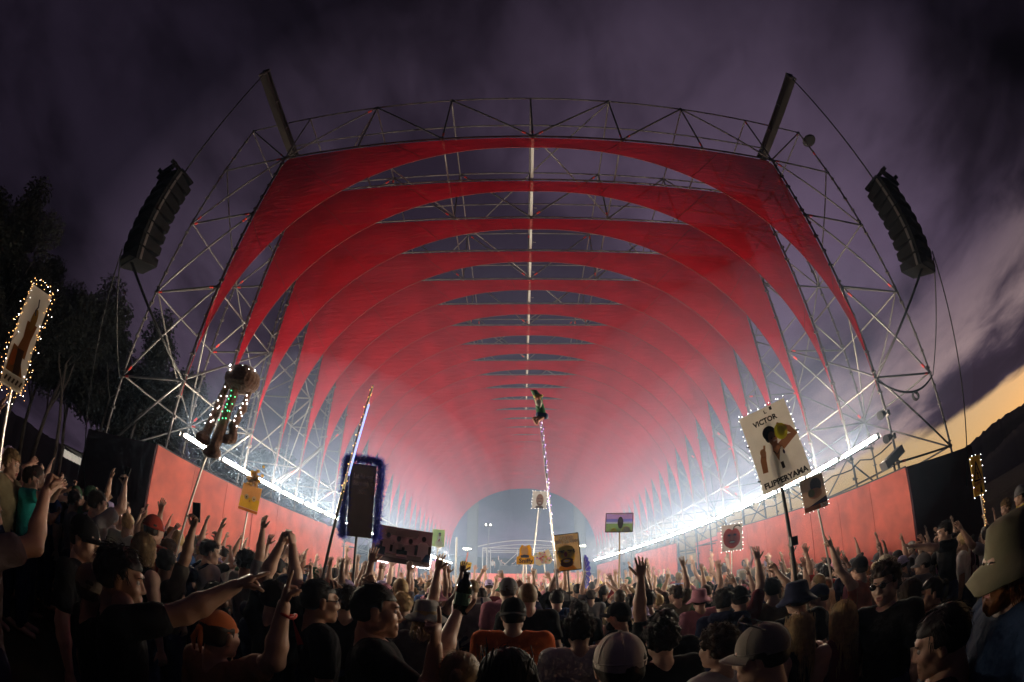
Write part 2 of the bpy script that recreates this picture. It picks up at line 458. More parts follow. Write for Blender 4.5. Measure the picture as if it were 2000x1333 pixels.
# ------------------------------------------------------------------ side walls of red sheeting
redwall = mat('red_wall_paint', (.74, .125, .080), .55, noise=(1.6, .24), bump=(2.2, .3, .02))
endm = mat('end_panel_shade', (.055, .010, .018), .8, noise=(1.5, .2))  # shade on the outward red ends, put into the colour
def wall(name, side, y0, y1, x, zt0, zt1, label, panels, ret=None):
    """panels of red sheet: each panel is a mesh of its own; local origin at the wall's foot"""
    t = thing(name, label, 'wall', (x, y0, 0))
    n = panels; w = (y1 - y0) / n
    for k in range(n):
        za = zt0 + (zt1 - zt0) * k / n; zb = zt0 + (zt1 - zt0) * (k + 1) / n
        a, b = k * w + .007, (k + 1) * w - .007; th = .05 * side; j = random.uniform(-.006, .006)
        zb0 = -1.2 if side > 0 else -.3
        m = MB(); m.add([(j, a, zb0), (j, b, zb0), (j, b, zb), (j, a, za), (j + th, a, zb0), (j + th, b, zb0), (j + th, b, zb), (j + th, a, za)],
                        [(0, 1, 2, 3), (7, 6, 5, 4), (0, 4, 5, 1), (3, 2, 6, 7), (0, 3, 7, 4), (1, 5, 6, 2)])
        m.build('panel', redwall, t)
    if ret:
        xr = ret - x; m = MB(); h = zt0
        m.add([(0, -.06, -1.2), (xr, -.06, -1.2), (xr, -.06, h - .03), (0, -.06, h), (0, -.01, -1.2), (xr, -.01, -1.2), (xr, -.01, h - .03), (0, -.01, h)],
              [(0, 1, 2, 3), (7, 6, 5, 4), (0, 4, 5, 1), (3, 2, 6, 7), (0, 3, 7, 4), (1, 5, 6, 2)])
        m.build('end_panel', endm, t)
    rod('cap_rail', (.02 * side, 0, zt0 + .015), (.02 * side, y1 - y0, zt1 + .015), .022, steel, t)
    for k in range(n + 1):
        rod('stay', (.12 * side, k * w, 0), (.12 * side, k * w, min(zt0, zt1) - .1), .025, steel, t)
    return t
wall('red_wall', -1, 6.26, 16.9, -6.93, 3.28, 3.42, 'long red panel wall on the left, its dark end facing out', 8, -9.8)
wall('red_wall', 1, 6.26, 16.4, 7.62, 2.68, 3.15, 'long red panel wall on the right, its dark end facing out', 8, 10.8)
wall('recess_wall', -1, 16.9, 21.6, -8.0, 3.2, 3.2, 'shaded maroon wall set back behind the left wall', 3)
wall('recess_wall', 1, 16.4, 21.4, 8.7, 3.2, 3.2, 'shaded maroon wall set back behind the right wall', 3)
wall('red_wall', -1, 21.6, 31.0, -6.93, 3.45, 3.45, 'second red wall on the left beyond the recess', 6)
wall('red_wall', 1, 21.4, 29.5, 7.62, 3.3, 3.45, 'second red wall on the right beyond the recess', 6)
wall('recess_wall', 1, 29.5, 34.5, 8.7, 3.2, 3.2, 'farther maroon wall set back on the right side', 3)
wall('recess_wall', -1, 31.0, 35.5, -8.0, 3.2, 3.2, 'farther maroon wall set back on the left side', 3)
wall('red_wall', 1, 34.5, 45.0, 7.62, 3.45, 3.45, 'last red wall on the right, next to the stage', 6)
wall('red_wall', -1, 35.5, 45.0, -6.93, 3.45, 3.45, 'last red wall on the left, next to the stage', 6)
# ------------------------------------------------------------------ cantilever beams and hung loudspeaker arrays
beamm = mat('brown_beam', (.016, .011, .009), .7, noise=(4, .3))
def beam(x, y0, y1, z, label):
    t = thing('cantilever_beam', label, 'beam', (x, y0, z))
    L_ = y1 - y0
    m = MB(); m.box((0, L_ / 2, 0), (.10, L_, .22)); m.build('web', beamm, t)
    for s in (-1, 1):
        m = MB(); m.box((0, L_ / 2, s * .13), (.26, L_, .045)); m.build('flange', beamm, t)
    m = MB(); m.box((0, .06, 0), (.30, .04, .32)); m.build('end_plate', steel_dark, t)
    for k in (.35, .65, .9):
        m = MB(); m.box((0, L_ * k, 0), (.22, .03, .21)); m.build('stiffener', steel_dark, t)
    return t
beam(-8.02, 4.20, 7.95, CAMZ + 12.62, 'brown box beam jutting forward from the top left of the scaffold')
beam(8.86, 4.22, 7.95, CAMZ + 12.62, 'brown box beam jutting forward from the top right of the scaffold')
spk = mat('speaker_black', (.004, .004, .005), .6, spec=.2); grille = mat('speaker_grille', (.006, .006, .007), .7, bump=(220, .4, .004))
def array(x, y, ztop, yaw, n, label, side):
    t = thing('speaker_array', label, 'speaker', (x, y, ztop), yaw)
    W_, D_, H_ = .86, .66, .295
    fr = MB(); fr.box((0, 0, .09), (W_ * .9, .5, .07)); fr.box((-.3, .22, .09), (.05, .75, .09)); fr.box((.3, .22, .09), (.05, .75, .09)); fr.box((0, .46, .02), (.7, .08, .22)); fr.build('fly_frame', spk, t)
    p = Vector((0, 0, 0)); ang = 0.
    for k in range(n):
        ang += R(.6 + .42 * k)
        rot = Matrix.Rotation(-ang, 4, 'X')
        tr = Matrix.Translation(p) @ rot
        m = MB(); h = H_ * .97
        # trapezoid cabinet: deeper at the front, front face at +y
        f, b = D_ * .5, -D_ * .5
        v = [(-W_ / 2, f, 0), (W_ / 2, f, 0), (W_ / 2 * .80, b, -.06), (-W_ / 2 * .80, b, -.06), (-W_ / 2, f, -h), (W_ / 2, f, -h), (W_ / 2 * .80, b, -h + .06), (-W_ / 2 * .80, b, -h + .06)]
        m.add(v, [(3, 2, 1, 0), (4, 5, 6, 7), (0, 1, 5, 4), (1, 2, 6, 5), (2, 3, 7, 6), (3, 0, 4, 7)])
        c = m.build('cabinet', spk, t); c.matrix_basis = tr
        g = MB(); g.add([(-W_ * .48, f + .01, -.02), (W_ * .48, f + .01, -.02), (W_ * .48, f + .01, -h + .02), (-W_ * .48, f + .01, -h + .02), (-W_ * .3, f + .10, -.10), (W_ * .3, f + .10, -.10), (W_ * .3, f + .10, -h + .07), (-W_ * .3, f + .10, -h + .07)],
                        [(4, 5, 6, 7), (0, 1, 5, 4), (1, 2, 6, 5), (2, 3, 7, 6), (3, 0, 4, 7), (3, 2, 1, 0)]); g.build('grille', grille, c)
        for sx in (-1, 1):
            g = MB(); g.box((sx * (W_ / 2 + .012), f - .12, -h / 2), (.02, .06, h * .9)); g.build('rigging_bar', steel_dark, c)
        p = p + (rot @ Vector((0, 0, -H_)))
    return t
array(-7.88, 4.34, 8.72, R(180 - 12), 8, 'black hanging loudspeaker array on the left, in front of the scaffold', -1)
array(8.62, 4.36, 8.62, R(180 + 12), 8, 'black hanging loudspeaker array on the right, in front of the scaffold', 1)
rope = mat('black_cable', (.01, .01, .012), .7)
def cable(name, pts, r, label, cat='cable', group=None, m=rope):
    c = MB(); c.tube(pts, r, 6); o = c.build(name, m, None, True); o.location = (0, 0, 0); return tag(o, label, cat, group)
def sag(a, b, s, n=10):
    a, b = Vector(a), Vector(b); return [a.lerp(b, k / n) + Vector((0, 0, -s * 4 * (k / n) * (1 - k / n))) for k in range(n + 1)]
for s, x, xb, nm in ((-1, -7.88, -8.02, 'left'), (1, 8.62, 8.86, 'right')):
    cable('hoist_cable', [(xb, 4.30, CAMZ + 12.45), (x, 4.34, 8.80)], .022, 'hoist cable from the %s beam tip down to the loudspeaker array' % nm)
    sx = XC + s * XI; so = XC + s * XO
    cable('stay_rope', [(x - s * .1, 4.32, 6.35), (sx, Y0 - .05, ZL[1])], .032, 'thick stay from the foot of the %s array back to the scaffold' % nm)
    cable('stay_rope', sag((x + s * .25, 4.2, 6.4), (so, Y0 - .08, ZL[1] - .1), .05), .018, 'thin stay from the foot of the %s array to the outer post' % nm)
    cable('stay_rope', sag((x - s * .02, 4.0, 6.4), (so + s * .02, Y0 - .12, 1.2), .03), .016, 'long thin rope from the foot of the %s array towards the ground' % nm)
cable('slack_cable', sag((XC + XI, Y0 - .04, ZL[1] - .12), (XC + XO, Y0 - .04, ZL[1] - .1), .35), .028, 'slack black cable drooping between the right front posts')
cm = MB()
for k in range(3): cm.tube([(.13 * math.cos(a) + .02 * k, .04 * k, .10 * math.sin(a)) for a in [2 * math.pi * q / 14 for q in range(15)]], .016, 5)
tag(cm.build('cable_coil', rope, None, True, (XC + 3.55 * MOD, Y0 - .06, ZL[1] - .56)), 'coil of black cable hanging from the slack line on the right', 'cable')
# small fixtures on the right front corner
def clamp_lamp(loc, label):
    t = thing('clamp_lamp', label, 'lamp', loc)
    m = MB(); m.tube([(0, 0, 0), (-.22, 0, .02)], .022, 6); m.build('arm', steel_dark, t)
    m = MB(); m.tube([(-.16, -.02, .0), (-.34, -.03, -.04)], [.07, .10], 10); m.build('lamp_head', black, t)
    m = MB(); m.box((.0, 0, 0), (.09, .09, .12)); m.build('clamp', steel_dark, t)
clamp_lamp((XC + XI - .03, Y0 - .07, 3.98), 'upper clamp lamp on the right front inner post')
clamp_lamp((XC + XI - .03, Y0 - .07, 3.45), 'lower clamp lamp on the right front inner post')
t = thing('flood_lamp', 'grey flood lamp box tilted beside the right front post above the wall', 'lamp', (7.35, 6.35, 2.96))
m = MB(); m.box((0, 0, 0), (.75, .20, .18), Matrix.Rotation(R(-20), 3, 'Y')); m.build('housing', mat('grey_case', (.20, .20, .21), .6), t)
m = MB(); m.tube([(0, 0, -.28), (0, 0, -.05)], .03, 6); m.build('bracket', steel_dark, t)
t = thing('beacon_disc', 'small round disc fixture at the top right corner of the scaffold', 'fixture', (XC + XO + .28, Y0, ZL[5] - .42))
m = MB(); m.tube([(0, 0, -.05), (0, 0, .0), (0, 0, .07)], [.26, .30, .16], 16); m.build('disc', black, t)
m = MB(); m.tube([(-.3, 0, .02), (0, 0, .02)], .02, 6); m.build('arm', steel_dark, t)

# ------------------------------------------------------------------ stage beyond the far arch
for s_, x_ in ((-1, -6.80), (1, 7.50)):
    pts_ = []
    for k in range(60): y_ = 6.4 + k * .38; pts_.append((x_, y_, (3.45 if s_ < 0 else 3.30 + .011 * (y_ - 6.6)) - .10 * abs(math.sin(k * 1.02)) + .02 * math.sin(k * 2.7)))
    cable('power_cable', pts_, .016, 'looped black power cable under the %s row of battens' % ('left' if s_ < 0 else 'right'))
t = thing('stage', 'low red fronted stage platform at the far end of the tunnel', 'stage', (1.5, 46.2, 0))
for k in range(8):
    m = MB(); m.box((-5.6 + 1.5 * k, 0, 1.42), (1.47, .08, 2.84)); m.build('front_panel', redwall, t)
m = MB(); m.box((0, 3.1, 2.75), (12.2, 6.0, .12)); m.build('deck', steel_dark, t)
t = thing('booth_canopy', 'white tube canopy with a curved roof standing on the stage', 'canopy', (.7, 47.2, 2.81))
white_steel = mat('white_steel', (.40, .40, .41), .5)
for x, y in ((-4.5, 0), (-4.15, .9), (-3.8, 1.8), (4.5, 0), (4.15, .9), (3.8, 1.8), (-.9, 1.8), (2.0, 1.8)):
    rod('post', (x, y, 0), (x, y, 2.85), .055, white_steel, t)
for y, z in ((0, 2.85), (1.8, 2.5), (.9, 2.62)): rod('rail', (-4.5, y, z), (4.5, y, z), .045, white_steel, t)
for s in (-1, 1): rod('rail', (s * 4.5, 0, 2.85), (s * 3.8, 1.8, 2.5), .045, white_steel, t)
rod('brace', (-.9, 1.8, 2.5), (-3.0, 1.8, .4), .045, white_steel, t)
m = MB(); m.tube([(x * 5.0 / 10, -.2, 2.95 + .75 * (1 - (x / 10) ** 2)) for x in range(-10, 11)], .05, 6); m.build('roof_hoop', white_steel, t)
m = MB(); m.tube([(x * 4.6 / 10, 1.6, 2.85 + .55 * (1 - (x / 10) ** 2)) for x in range(-10, 11)], .045, 6); m.build('roof_hoop', white_steel, t)
t = thing('dj_table', 'black table with decks in the middle of the stage', 'table', (-.6, 48.4, 2.81))
m = MB(); m.box((0, 0, .92), (3.2, .7, .06)); m.build('table_top', black, t)
m = MB(); m.box((0, -.3, .45), (3.1, .04, .88)); m.build('front_panel', black, t)
for x in (-1, 0, 1):
    m = MB(); m.box((x, 0, 1.0), (.6, .45, .10)); m.build('deck', steel_dark, t)
for x, nm in ((-5.0, 'left'), (6.4, 'right')):
    t = thing('mesh_tower', 'tall grey mesh tower on the %s of the stage' % nm, 'tower', (x, 48.0, 0))
    for ax in (-.5, .5):
        for ay in (-.5, .5): rod('post', (ax, ay, 0), (ax, ay, 11.5), .05, steel, t)
    for k in range(11):
        rod('ledger', (-.5, -.5, 1 + k), (.5, -.5, 1 + k), .03, steel, t)
    m = MB(); m.box((0, .1, 6.3), (.9, .5, 10)); m.build('scrim_panel', mat('grey_scrim_' + nm, (.10, .10, .115), .9), t)
t = thing('lamp_stand', 'thin crooked lamp stand with twin white lamps before the stage', 'lamp', (-3.04, 44.0, 0))
m = MB(); m.tube([(0, 0, 0), (.05, 0, 2.6), (-.02, 0, 5.2), (.07, 0, 7.6)], .045, 6); m.build('pole', steel_dark, t)
stagelamp = mat('stage_lamp_glow', (1, 1, 1), .4, emit=(1.0, .80, .52), estr=160.)
for s in (-1, 1):
    h = MB(); h.tube([(s * .22, -.02, 7.75), (s * .22, -.24, 7.72)], [.17, .21], 12); hd = h.build('lamp_head', black, t)
    h = MB(); h.ball((s * .22, -.26, 7.72), .055, 10, 6, None, (1, .5, 1)); h.build('bulb', stagelamp, hd)
rod('cross_bar', (-.3, 0, 7.7), (.3, 0, 7.7), .03, steel_dark, t)
for k, (x, z) in enumerate(((-5.25, 5.35), (6.2, 5.6))):
    t = thing('added_lamp_bar', 'added warm lamp bar on the %s of the far arch' % ('left', 'right')[k], 'light', (x, 45.6, z))  # added lamp bars, there to throw warm light on the crowd
    m = MB(); m.box((0, 0, 0), (.9, .16, .42)); m.build('housing', black, t)
    for q in range(4):
        h = MB(); h.ball((-.33 + .22 * q, -.10, 0), .045, 10, 6, None, (1, .4, 1)); h.build('bulb', stagelamp, t)
    rod('pole', (0, .05, -z), (0, .05, -.2), .05, steel, t)
# slim white tube pole in the crowd, left of the stage
t = thing('tube_pole', 'slim white tube pole standing left of the stage', 'pole', (-2.75, 19.8, 0))
rod('tube', (0, 0, 1.0), (0, 0, 3.84), .045, whitebeam, t); rod('foot', (0, 0, 0), (0, 0, 1.0), .03, steel_dark, t)

# ------------------------------------------------------------------ trees on the left, hills on the right
bark = mat('pale_gum_bark', (.07, .06, .055), .9, noise=(1.5, .35)); leaf = mat('gum_leaves', (.008, .010, .007), .9, noise=(.6, .35)); leaf2 = mat('gum_leaves_dark', (.006, .008, .006), .9, noise=(.6, .35))
def tree_meshes(seed, h):
    rnd = random.Random(seed); t = MB(); tips = []
    def limb(p, d, L_, r, depth):
        pts = [p]; rr = [r]; q = p.copy(); dd = d.copy(); n = 5
        for k in range(n):
            dd = (dd + Vector((rnd.uniform(-.16, .16), rnd.uniform(-.16, .16), rnd.uniform(-.02, .14)))).normalized(); q = q + dd * (L_ / n); pts.append(q.copy()); rr.append(r * (1 - .62 * (k + 1) / n))
        t.tube(pts, rr, 6 if depth < 2 else 4, False)
        if depth >= 2: tips.append((pts[-1], L_)); tips.append((pts[3], L_ * .8)); return
        nb = 4 if depth == 0 else 4
        for k in range(nb):
            s = rnd.uniform(.5, 1.0) if depth == 0 else rnd.uniform(.35, 1.0)
            idx = min(n, max(1, int(round(s * n)))); b = pts[idx]; a = rnd.uniform(0, 6.283)
            nd = (dd * rnd.uniform(.5, 1.0) + Vector((math.cos(a), math.sin(a), rnd.uniform(.0, .5))) * rnd.uniform(.5, .9)).normalized()
            limb(b, nd, L_ * rnd.uniform(.38, .58) if depth == 0 else L_ * rnd.uniform(.45, .7), rr[idx] * .62, depth + 1)
    limb(Vector((0, 0, 0)), Vector((rnd.uniform(-.06, .06), rnd.uniform(-.06, .06), 1)), h * .66, h * .016, 0)
    c = MB(); V = []; F = []
    for p, L_ in tips:
        R0 = h * rnd.uniform(.06, .11)
        for k in range(int(380 * (R0 / (h * .08)) ** 2)):
            u = Vector((rnd.gauss(0, 1), rnd.gauss(0, 1), rnd.gauss(0, .75))); u = u.normalized() * R0 * rnd.random() ** .45 if u.length > 0 else u
            q = p + u; ax = Vector((rnd.uniform(-1, 1), rnd.uniform(-1, 1), rnd.uniform(-1.3, .2))).normalized(); w = ax.orthogonal().normalized(); l = rnd.uniform(.2, .44) * h / 15; ww = l * .26
            o = len(V); V += [q, q + ax * l * .5 + w * ww, q + ax * l, q + ax * l * .5 - w * ww]; F.append((o, o + 1, o + 2, o + 3))
    c.add(V, F, 0)
    return t.mesh('trunk', bark, True), c
TREEM = []
for k in range(4):
    tm, c = tree_meshes(40 + k, 15.); TREEM.append((tm, c.mesh('crown', leaf if k % 2 else leaf2)))
spots = [(-95, 30, 12, 0), (-86, 30, 13.5, 1), (-80, 32, 12.0, 2), (-74, 32, 12.6, 3), (-69, 32, 13.0, 0), (-65, 34, 13.6, 1), (-61, 33, 13.4, 2), (-57, 34, 13.4, 3), (-53, 33, 12.4, 1), (-49, 36, 13.0, 0), (-45, 39, 12.6, 2), (-41, 40, 11.8, 3), (-37.5, 43, 12.0, 1), (-34.5, 46, 13.6, 0), (-30, 52, 11.5, 2), (-103, 30, 11, 3), (-26, 60, 12, 1), (-83, 44, 18, 3), (-76, 46, 18, 0), (-71, 45, 17, 2), (-66, 47, 17.5, 1), (-60, 46, 17, 3), (-55, 48, 17, 0), (-50, 50, 16.5, 2)]
words = ['far left', 'tall pale trunked', 'leaning', 'broad crowned']
for k, (az, d, h, mi) in enumerate(spots):
    a = R(az); t = thing('gum_tree', '%s gum tree counting from the left edge, in the dark row behind the left wall' % ordi(k), 'tree', (d * math.sin(a), d * math.cos(a), 0), rng.uniform(0, 6), 'gum trees on the left')
    s = h / 14.5; t.scale = (s, s, s)
    link('trunk', TREEM[mi][0], t); link('crown', TREEM[mi][1], t)
hillm = mat('dark_hillside', (.010, .011, .009), .95, noise=(.05, .4))
def ridge(name, prof, d, depth, seed):
    """a ridge that runs round the horizon: prof = [(azimuth, elevation)], rising from the ground to the crest and down behind it"""
    rnd = random.Random(seed); V = []; F = []; n = 0; A = []
    for (a0, e0), (a1, e1) in zip(prof[:-1], prof[1:]):
        m = max(2, int(abs(a1 - a0) / .35))
        for k in range(m): A.append((a0 + (a1 - a0) * k / m, e0 + (e1 - e0) * k / m))
    A.append(prof[-1])
    for a, e in A:
        z = math.tan(R(e)) * d + CAMZ + rnd.uniform(-.35, .35) * d * .006; a = R(a)
        for q, (dd, hh) in enumerate(((-depth, -.5), (-depth * .45, z * .62 + rnd.uniform(-.02, .02) * z), (0, z), (depth, -.5))):
            V.append(((d + dd) * math.sin(a), (d + dd) * math.cos(a), hh))
    for k in range(len(A) - 1):
        for q in range(3): F.append((k * 4 + q, k * 4 + 4 + q, k * 4 + 5 + q, k * 4 + 1 + q))
    m = MB(); m.add(V, F); o = m.build(name, hillm, None, True); o['kind'] = 'structure'; return o
ridge('hill', [(18, .6), (30, 1.6), (40, 2.2), (50, 2.8), (56, 3.2), (60, 4.3), (64, 5.0), (68, 4.9), (72, 4.6), (80, 4.0), (95, 4.0), (115, 3), (140, 2)], 900, 350, 3)
ridge('hill', [(52, .2), (58, .8), (62, 1.8), (66, 2.8), (70, 3.3), (76, 3.6), (90, 3.4), (120, 3), (150, 2)], 160, 70, 5)
ridge('hill', [(-140, 3), (-110, 4.5), (-90, 5), (-70, 4.2), (-50, 3.6), (-30, 3.5), (-10, 3.6), (5, 3.2), (20, 1.2)], 300, 120, 8)
# shelter beyond the trees' feet; floodlight on its fascia put in as emission
t = thing('shelter', 'low shelter with a glowing white fascia behind the left wall under the trees', 'shelter', (-23.6, 14.2, 0), R(-58))
pale = mat('glowing_fascia', (.75, .74, .70), .6, emit=(1., .93, .8), estr=.25)
for k in range(5):
    m = MB(); m.box((-1.2 + .56 * k, 0, 3.35 - .03 * k), (.50, .06, .42)); m.build('fascia_panel', pale, t)
m = MB(); m.box((0, .9, 3.62), (3.2, 2.0, .08)); m.build('roof', steel_dark, t)
for x in (-1.5, 1.5): rod('post', (x, 0, 0), (x, 0, 3.55), .05, steel_dark, t)
# ------------------------------------------------------------------ people: smooth-union bodies meshed with surface nets
def nets(d, org, vox):
    ins = d < 0
    c = [(0, 0, 0), (1, 0, 0), (0, 1, 0), (1, 1, 0), (0, 0, 1), (1, 0, 1), (0, 1, 1), (1, 1, 1)]
    nx, ny, nz = d.shape
    sl = lambda o: (slice(o[0], nx - 1 + o[0]), slice(o[1], ny - 1 + o[1]), slice(o[2], nz - 1 + o[2]))
    cnt = np.zeros((nx - 1, ny - 1, nz - 1), np.int8)
    for o in c: cnt += ins[sl(o)]
    act = (cnt > 0) & (cnt < 8)
    ijk = np.argwhere(act); idx = -np.ones(act.shape, np.int64); idx[act] = np.arange(len(ijk))
    val = np.stack([d[ijk[:, 0] + o[0], ijk[:, 1] + o[1], ijk[:, 2] + o[2]] for o in c], 1)
    P_ = np.zeros((len(ijk), 3)); n_ = np.zeros(len(ijk))
    ca = np.array(c, float)
    for a in range(8):
        for b in range(a + 1, 8):
            if np.abs(ca[a] - ca[b]).sum() != 1: continue
            va, vb = val[:, a], val[:, b]; x = (va < 0) != (vb < 0)
            t = np.where(x, va / np.where(x, va - vb, 1), 0)
            P_ += np.where(x[:, None], ca[a] + t[:, None] * (ca[b] - ca[a]), 0); n_ += x
    P_ = P_ / n_[:, None]; V = (ijk + P_) * vox + org
    F = []
    for ax in range(3):
        s0 = [slice(1, None)] * 3; s1 = [slice(1, None)] * 3
        s0[ax] = slice(0, -1)
        a0 = ins[tuple(s0)]; a1 = ins[tuple(s1)]
        e = np.argwhere(a0 != a1); o1 = [1, 1, 1]; o1[ax] = 0; e = e + o1
        u, v = [(1, 2), (2, 0), (0, 1)][ax]
        du = np.zeros(3, int); dv = np.zeros(3, int); du[u] = 1; dv[v] = 1
        ok = np.all(e < np.array(act.shape), 1); e = e[ok]
        q = [e - du - dv, e - dv, e, e - du]
        ids = np.stack([idx[tuple(k.T)] for k in q], 1)
        flip = ~ins[tuple(e.T)]
        ids[flip] = ids[flip][:, ::-1]
        F.append(ids[np.all(ids >= 0, 1)])
    return V, np.concatenate(F)
def sdf_mesh(prims, vox, k=.03, cut=None):
    """prims: ('c', a, b, ra, rb[, yscale]) tapered capsule; ('e', centre, radii); ('-e', centre, radii) carved"""
    lo = np.full(3, 9.); hi = np.full(3, -9.)
    for p in prims:
        if p[0] == 'c':
            r = max(p[3], p[4]); lo = np.minimum(lo, np.minimum(p[1], p[2]) - r); hi = np.maximum(hi, np.maximum(p[1], p[2]) + r)
        elif p[0] == 'e': lo = np.minimum(lo, np.array(p[1]) - p[2]); hi = np.maximum(hi, np.array(p[1]) + p[2])
    lo -= 2.5 * vox + .01; hi += 2.5 * vox + .01
    n = np.ceil((hi - lo) / vox).astype(int) + 1
    ax = [lo[i] + np.arange(n[i]) * vox for i in range(3)]
    D = np.full(n, .5)
    for p in prims:
        if p[0] == 'c': r = max(p[3], p[4]) + k + vox; a = np.minimum(p[1], p[2]) - r; b = np.maximum(p[1], p[2]) + r
        else: r = np.array(p[2]) + k + vox; a = np.array(p[1]) - r; b = np.array(p[1]) + r
        i0 = np.clip(((a - lo) / vox).astype(int), 0, n); i1 = np.clip(((b - lo) / vox).astype(int) + 2, 0, n)
        if np.any(i1 <= i0): continue
        w = tuple(slice(i0[i], i1[i]) for i in range(3))
        X = ax[0][w[0]][:, None, None]; Y = ax[1][w[1]][None, :, None]; Z = ax[2][w[2]][None, None, :]
        if p[0] == 'c':
            ys = p[5] if len(p) > 5 else 1.
            A = np.array(p[1], float); B = np.array(p[2], float); ab = B - A; ab2 = ab.copy(); ab2[1] /= ys
            px, py, pz = X - A[0], (Y - A[1]) / ys, Z - A[2]
            t = np.clip((px * ab2[0] + py * ab2[1] + pz * ab2[2]) / max(1e-9, ab2 @ ab2), 0, 1)
            q = np.sqrt((px - t * ab2[0]) ** 2 + (py - t * ab2[1]) ** 2 + (pz - t * ab2[2]) ** 2) - (p[3] + (p[4] - p[3]) * t)
            if ys < 1: q = q * (.5 + .5 * ys)
        else:
            rr = np.array(p[2], float); m = rr.min()
            kx, ky, kz = (X - p[1][0]) / rr[0], (Y - p[1][1]) / rr[1], (Z - p[1][2]) / rr[2]
            l = np.sqrt(kx * kx + ky * ky + kz * kz); l2 = np.sqrt((kx / rr[0]) ** 2 + (ky / rr[1]) ** 2 + (kz / rr[2]) ** 2)
            q = np.where(l2 > 1e-6, l * (l - 1) / np.maximum(l2, 1e-6), -m)
        cur = D[w]
        if p[0][0] == '-':
            kk = .008; h = np.clip(.5 - .5 * (cur + q) / kk, 0, 1); D[w] = cur + (-q - cur) * h + kk * h * (1 - h)
        else:
            kk = p[6] if len(p) > 6 else k
            h = np.clip(.5 + .5 * (cur - q) / kk, 0, 1); D[w] = cur + (q - cur) * h - kk * h * (1 - h)
    if cut is not None:
        G = np.meshgrid(ax[0], ax[1], ax[2], indexing='ij'); D = np.maximum(D, cut(*G))
    return nets(D, lo, vox)
class Geo:
    def __init__(s): s.V = []; s.F = []; s.M = []; s.n = 0
    def add(s, V, F, mi=0):
        V = np.asarray(V, float).reshape(-1, 3); s.V.append(V)
        for f in (F if isinstance(F, list) else F.tolist()): s.F.append([i + s.n for i in f])
        s.M += [mi] * len(F) if np.isscalar(mi) else list(mi); s.n += len(V); return s
    def mb(s, m, mi=0, T=None):
        V = np.array([tuple(v) for v in m.v]); 
        if T is not None: V = V @ T[:3, :3].T + T[:3, 3]
        return s.add(V, [list(f) for f in m.f], mi)
    def mesh(s, name, mats, smooth=True):
        me = bpy.data.meshes.new(name); me.from_pydata(np.concatenate(s.V).tolist(), [], s.F)
        for m in (mats if isinstance(mats, (list, tuple)) else [mats]): me.materials.append(m)
        me.polygons.foreach_set('material_index', s.M); me.polygons.foreach_set('use_smooth', [smooth] * len(s.F)); me.update(); return me

skin = mat('skin', (.5, .3, .22), .5, objcol=True, noise=(18, .10), bump=(60, .15, .003))
cloth = mat('cloth', (.1, .1, .1), .9, objcol=True, noise=(7, .16), bump=(11, .8, .03), spec=.15)
hairm = mat('hair', (.1, .06, .03), .58, objcol=True, noise=(25, .35), spec=.3, bump=(90, .5, .004))
eyem = mat('eye', (.40, .37, .35), .2); browm = mat('pupil_and_brow', (.020, .013, .010), .4); lipm = mat('lips', (.32, .10, .09), .45)
hatm = mat('hat_cloth', (.1, .1, .1), .9, objcol=True, noise=(9, .12), bump=(120, .25, .003), spec=.2)
lens = mat('dark_lens', (.008, .008, .010), .08)

# ---- heads (origin between the ears, facing +Y)
def head_geo(kind):
    v = .0062
    p = [('e', (0, -.012, .028), (.075, .096, .090)), ('e', (0, .028, -.045), (.056, .066, .078)), ('e', (0, .074, -.100), (.022, .020, .020)),
         ('c', (-.03, .082, .034), (.03, .082, .034), .014, .014), ('e', (.041, .062, -.022), (.024, .026, .026)), ('e', (-.041, .062, -.022), (.024, .026, .026)),
         ('e', (.05, .0, -.065), (.018, .04, .03)), ('e', (-.05, .0, -.065), (.018, .04, .03)),
         ('c', (0, -.028, -.05), (0, -.040, -.20), .054 if kind != 'woman' else .046, .062 if kind != 'woman' else .05)]
    g = [q + ((1.,) + (.02,) if q[0] == 'c' and len(q) < 6 else ()) for q in p]
    g += [('c', (0, .089, .018), (0, .105, -.022), .0085, .0125, 1., .010), ('c', (.012, .097, -.028), (-.012, .097, -.028), .0085, .0085, 1., .010),
          ('-e', (.032, .098, .010), (.017, .014, .010)), ('-e', (-.032, .098, .010), (.017, .014, .010)),
          ('c', (-.019, .090, -.060), (.019, .090, -.060), .009, .009, 1., .008), ('c', (-.015, .090, -.071), (.015, .090, -.071), .009, .009, 1., .008)]
    if kind == 'laugh': g += [('-e', (0, .105, -.066), (.022, .022, .010))]
    else: g += [('-e', (0, .106, -.0655), (.020, .012, .002))]
    for s in (-1, 1): g += [('c', (s * .077, .000, .012), (s * .074, -.004, -.034), .013, .009, 1.5, .008)]
    V, F = sdf_mesh(g, v, .03)
    G = Geo(); c = V[F].mean(1); mi = np.zeros(len(F), int)
    mi[(np.abs(c[:, 2] + .066) < .013) & (np.abs(c[:, 0]) < .021) & (c[:, 1] > .088)] = 2
    G.add(V, F, mi)
    for s in (-1, 1):
        e = MB(); e.ball((s * .032, .080, .010), .0125, 8, 6); G.mb(e, 1)
        e = MB(); e.ball((s * .0315, .0895, .010), .0052, 8, 5, None, (1, .7, 1)); e.tube([(s * .014, .098, .030), (s * .030, .097, .035), (s * .048, .084, .030)], [.0028, .0036, .0015], 5); G.mb(e, 3)
    return G
HEADS = {}
def head(kind):
    if kind not in HEADS: HEADS[kind] = head_geo(kind)
    return HEADS[kind]

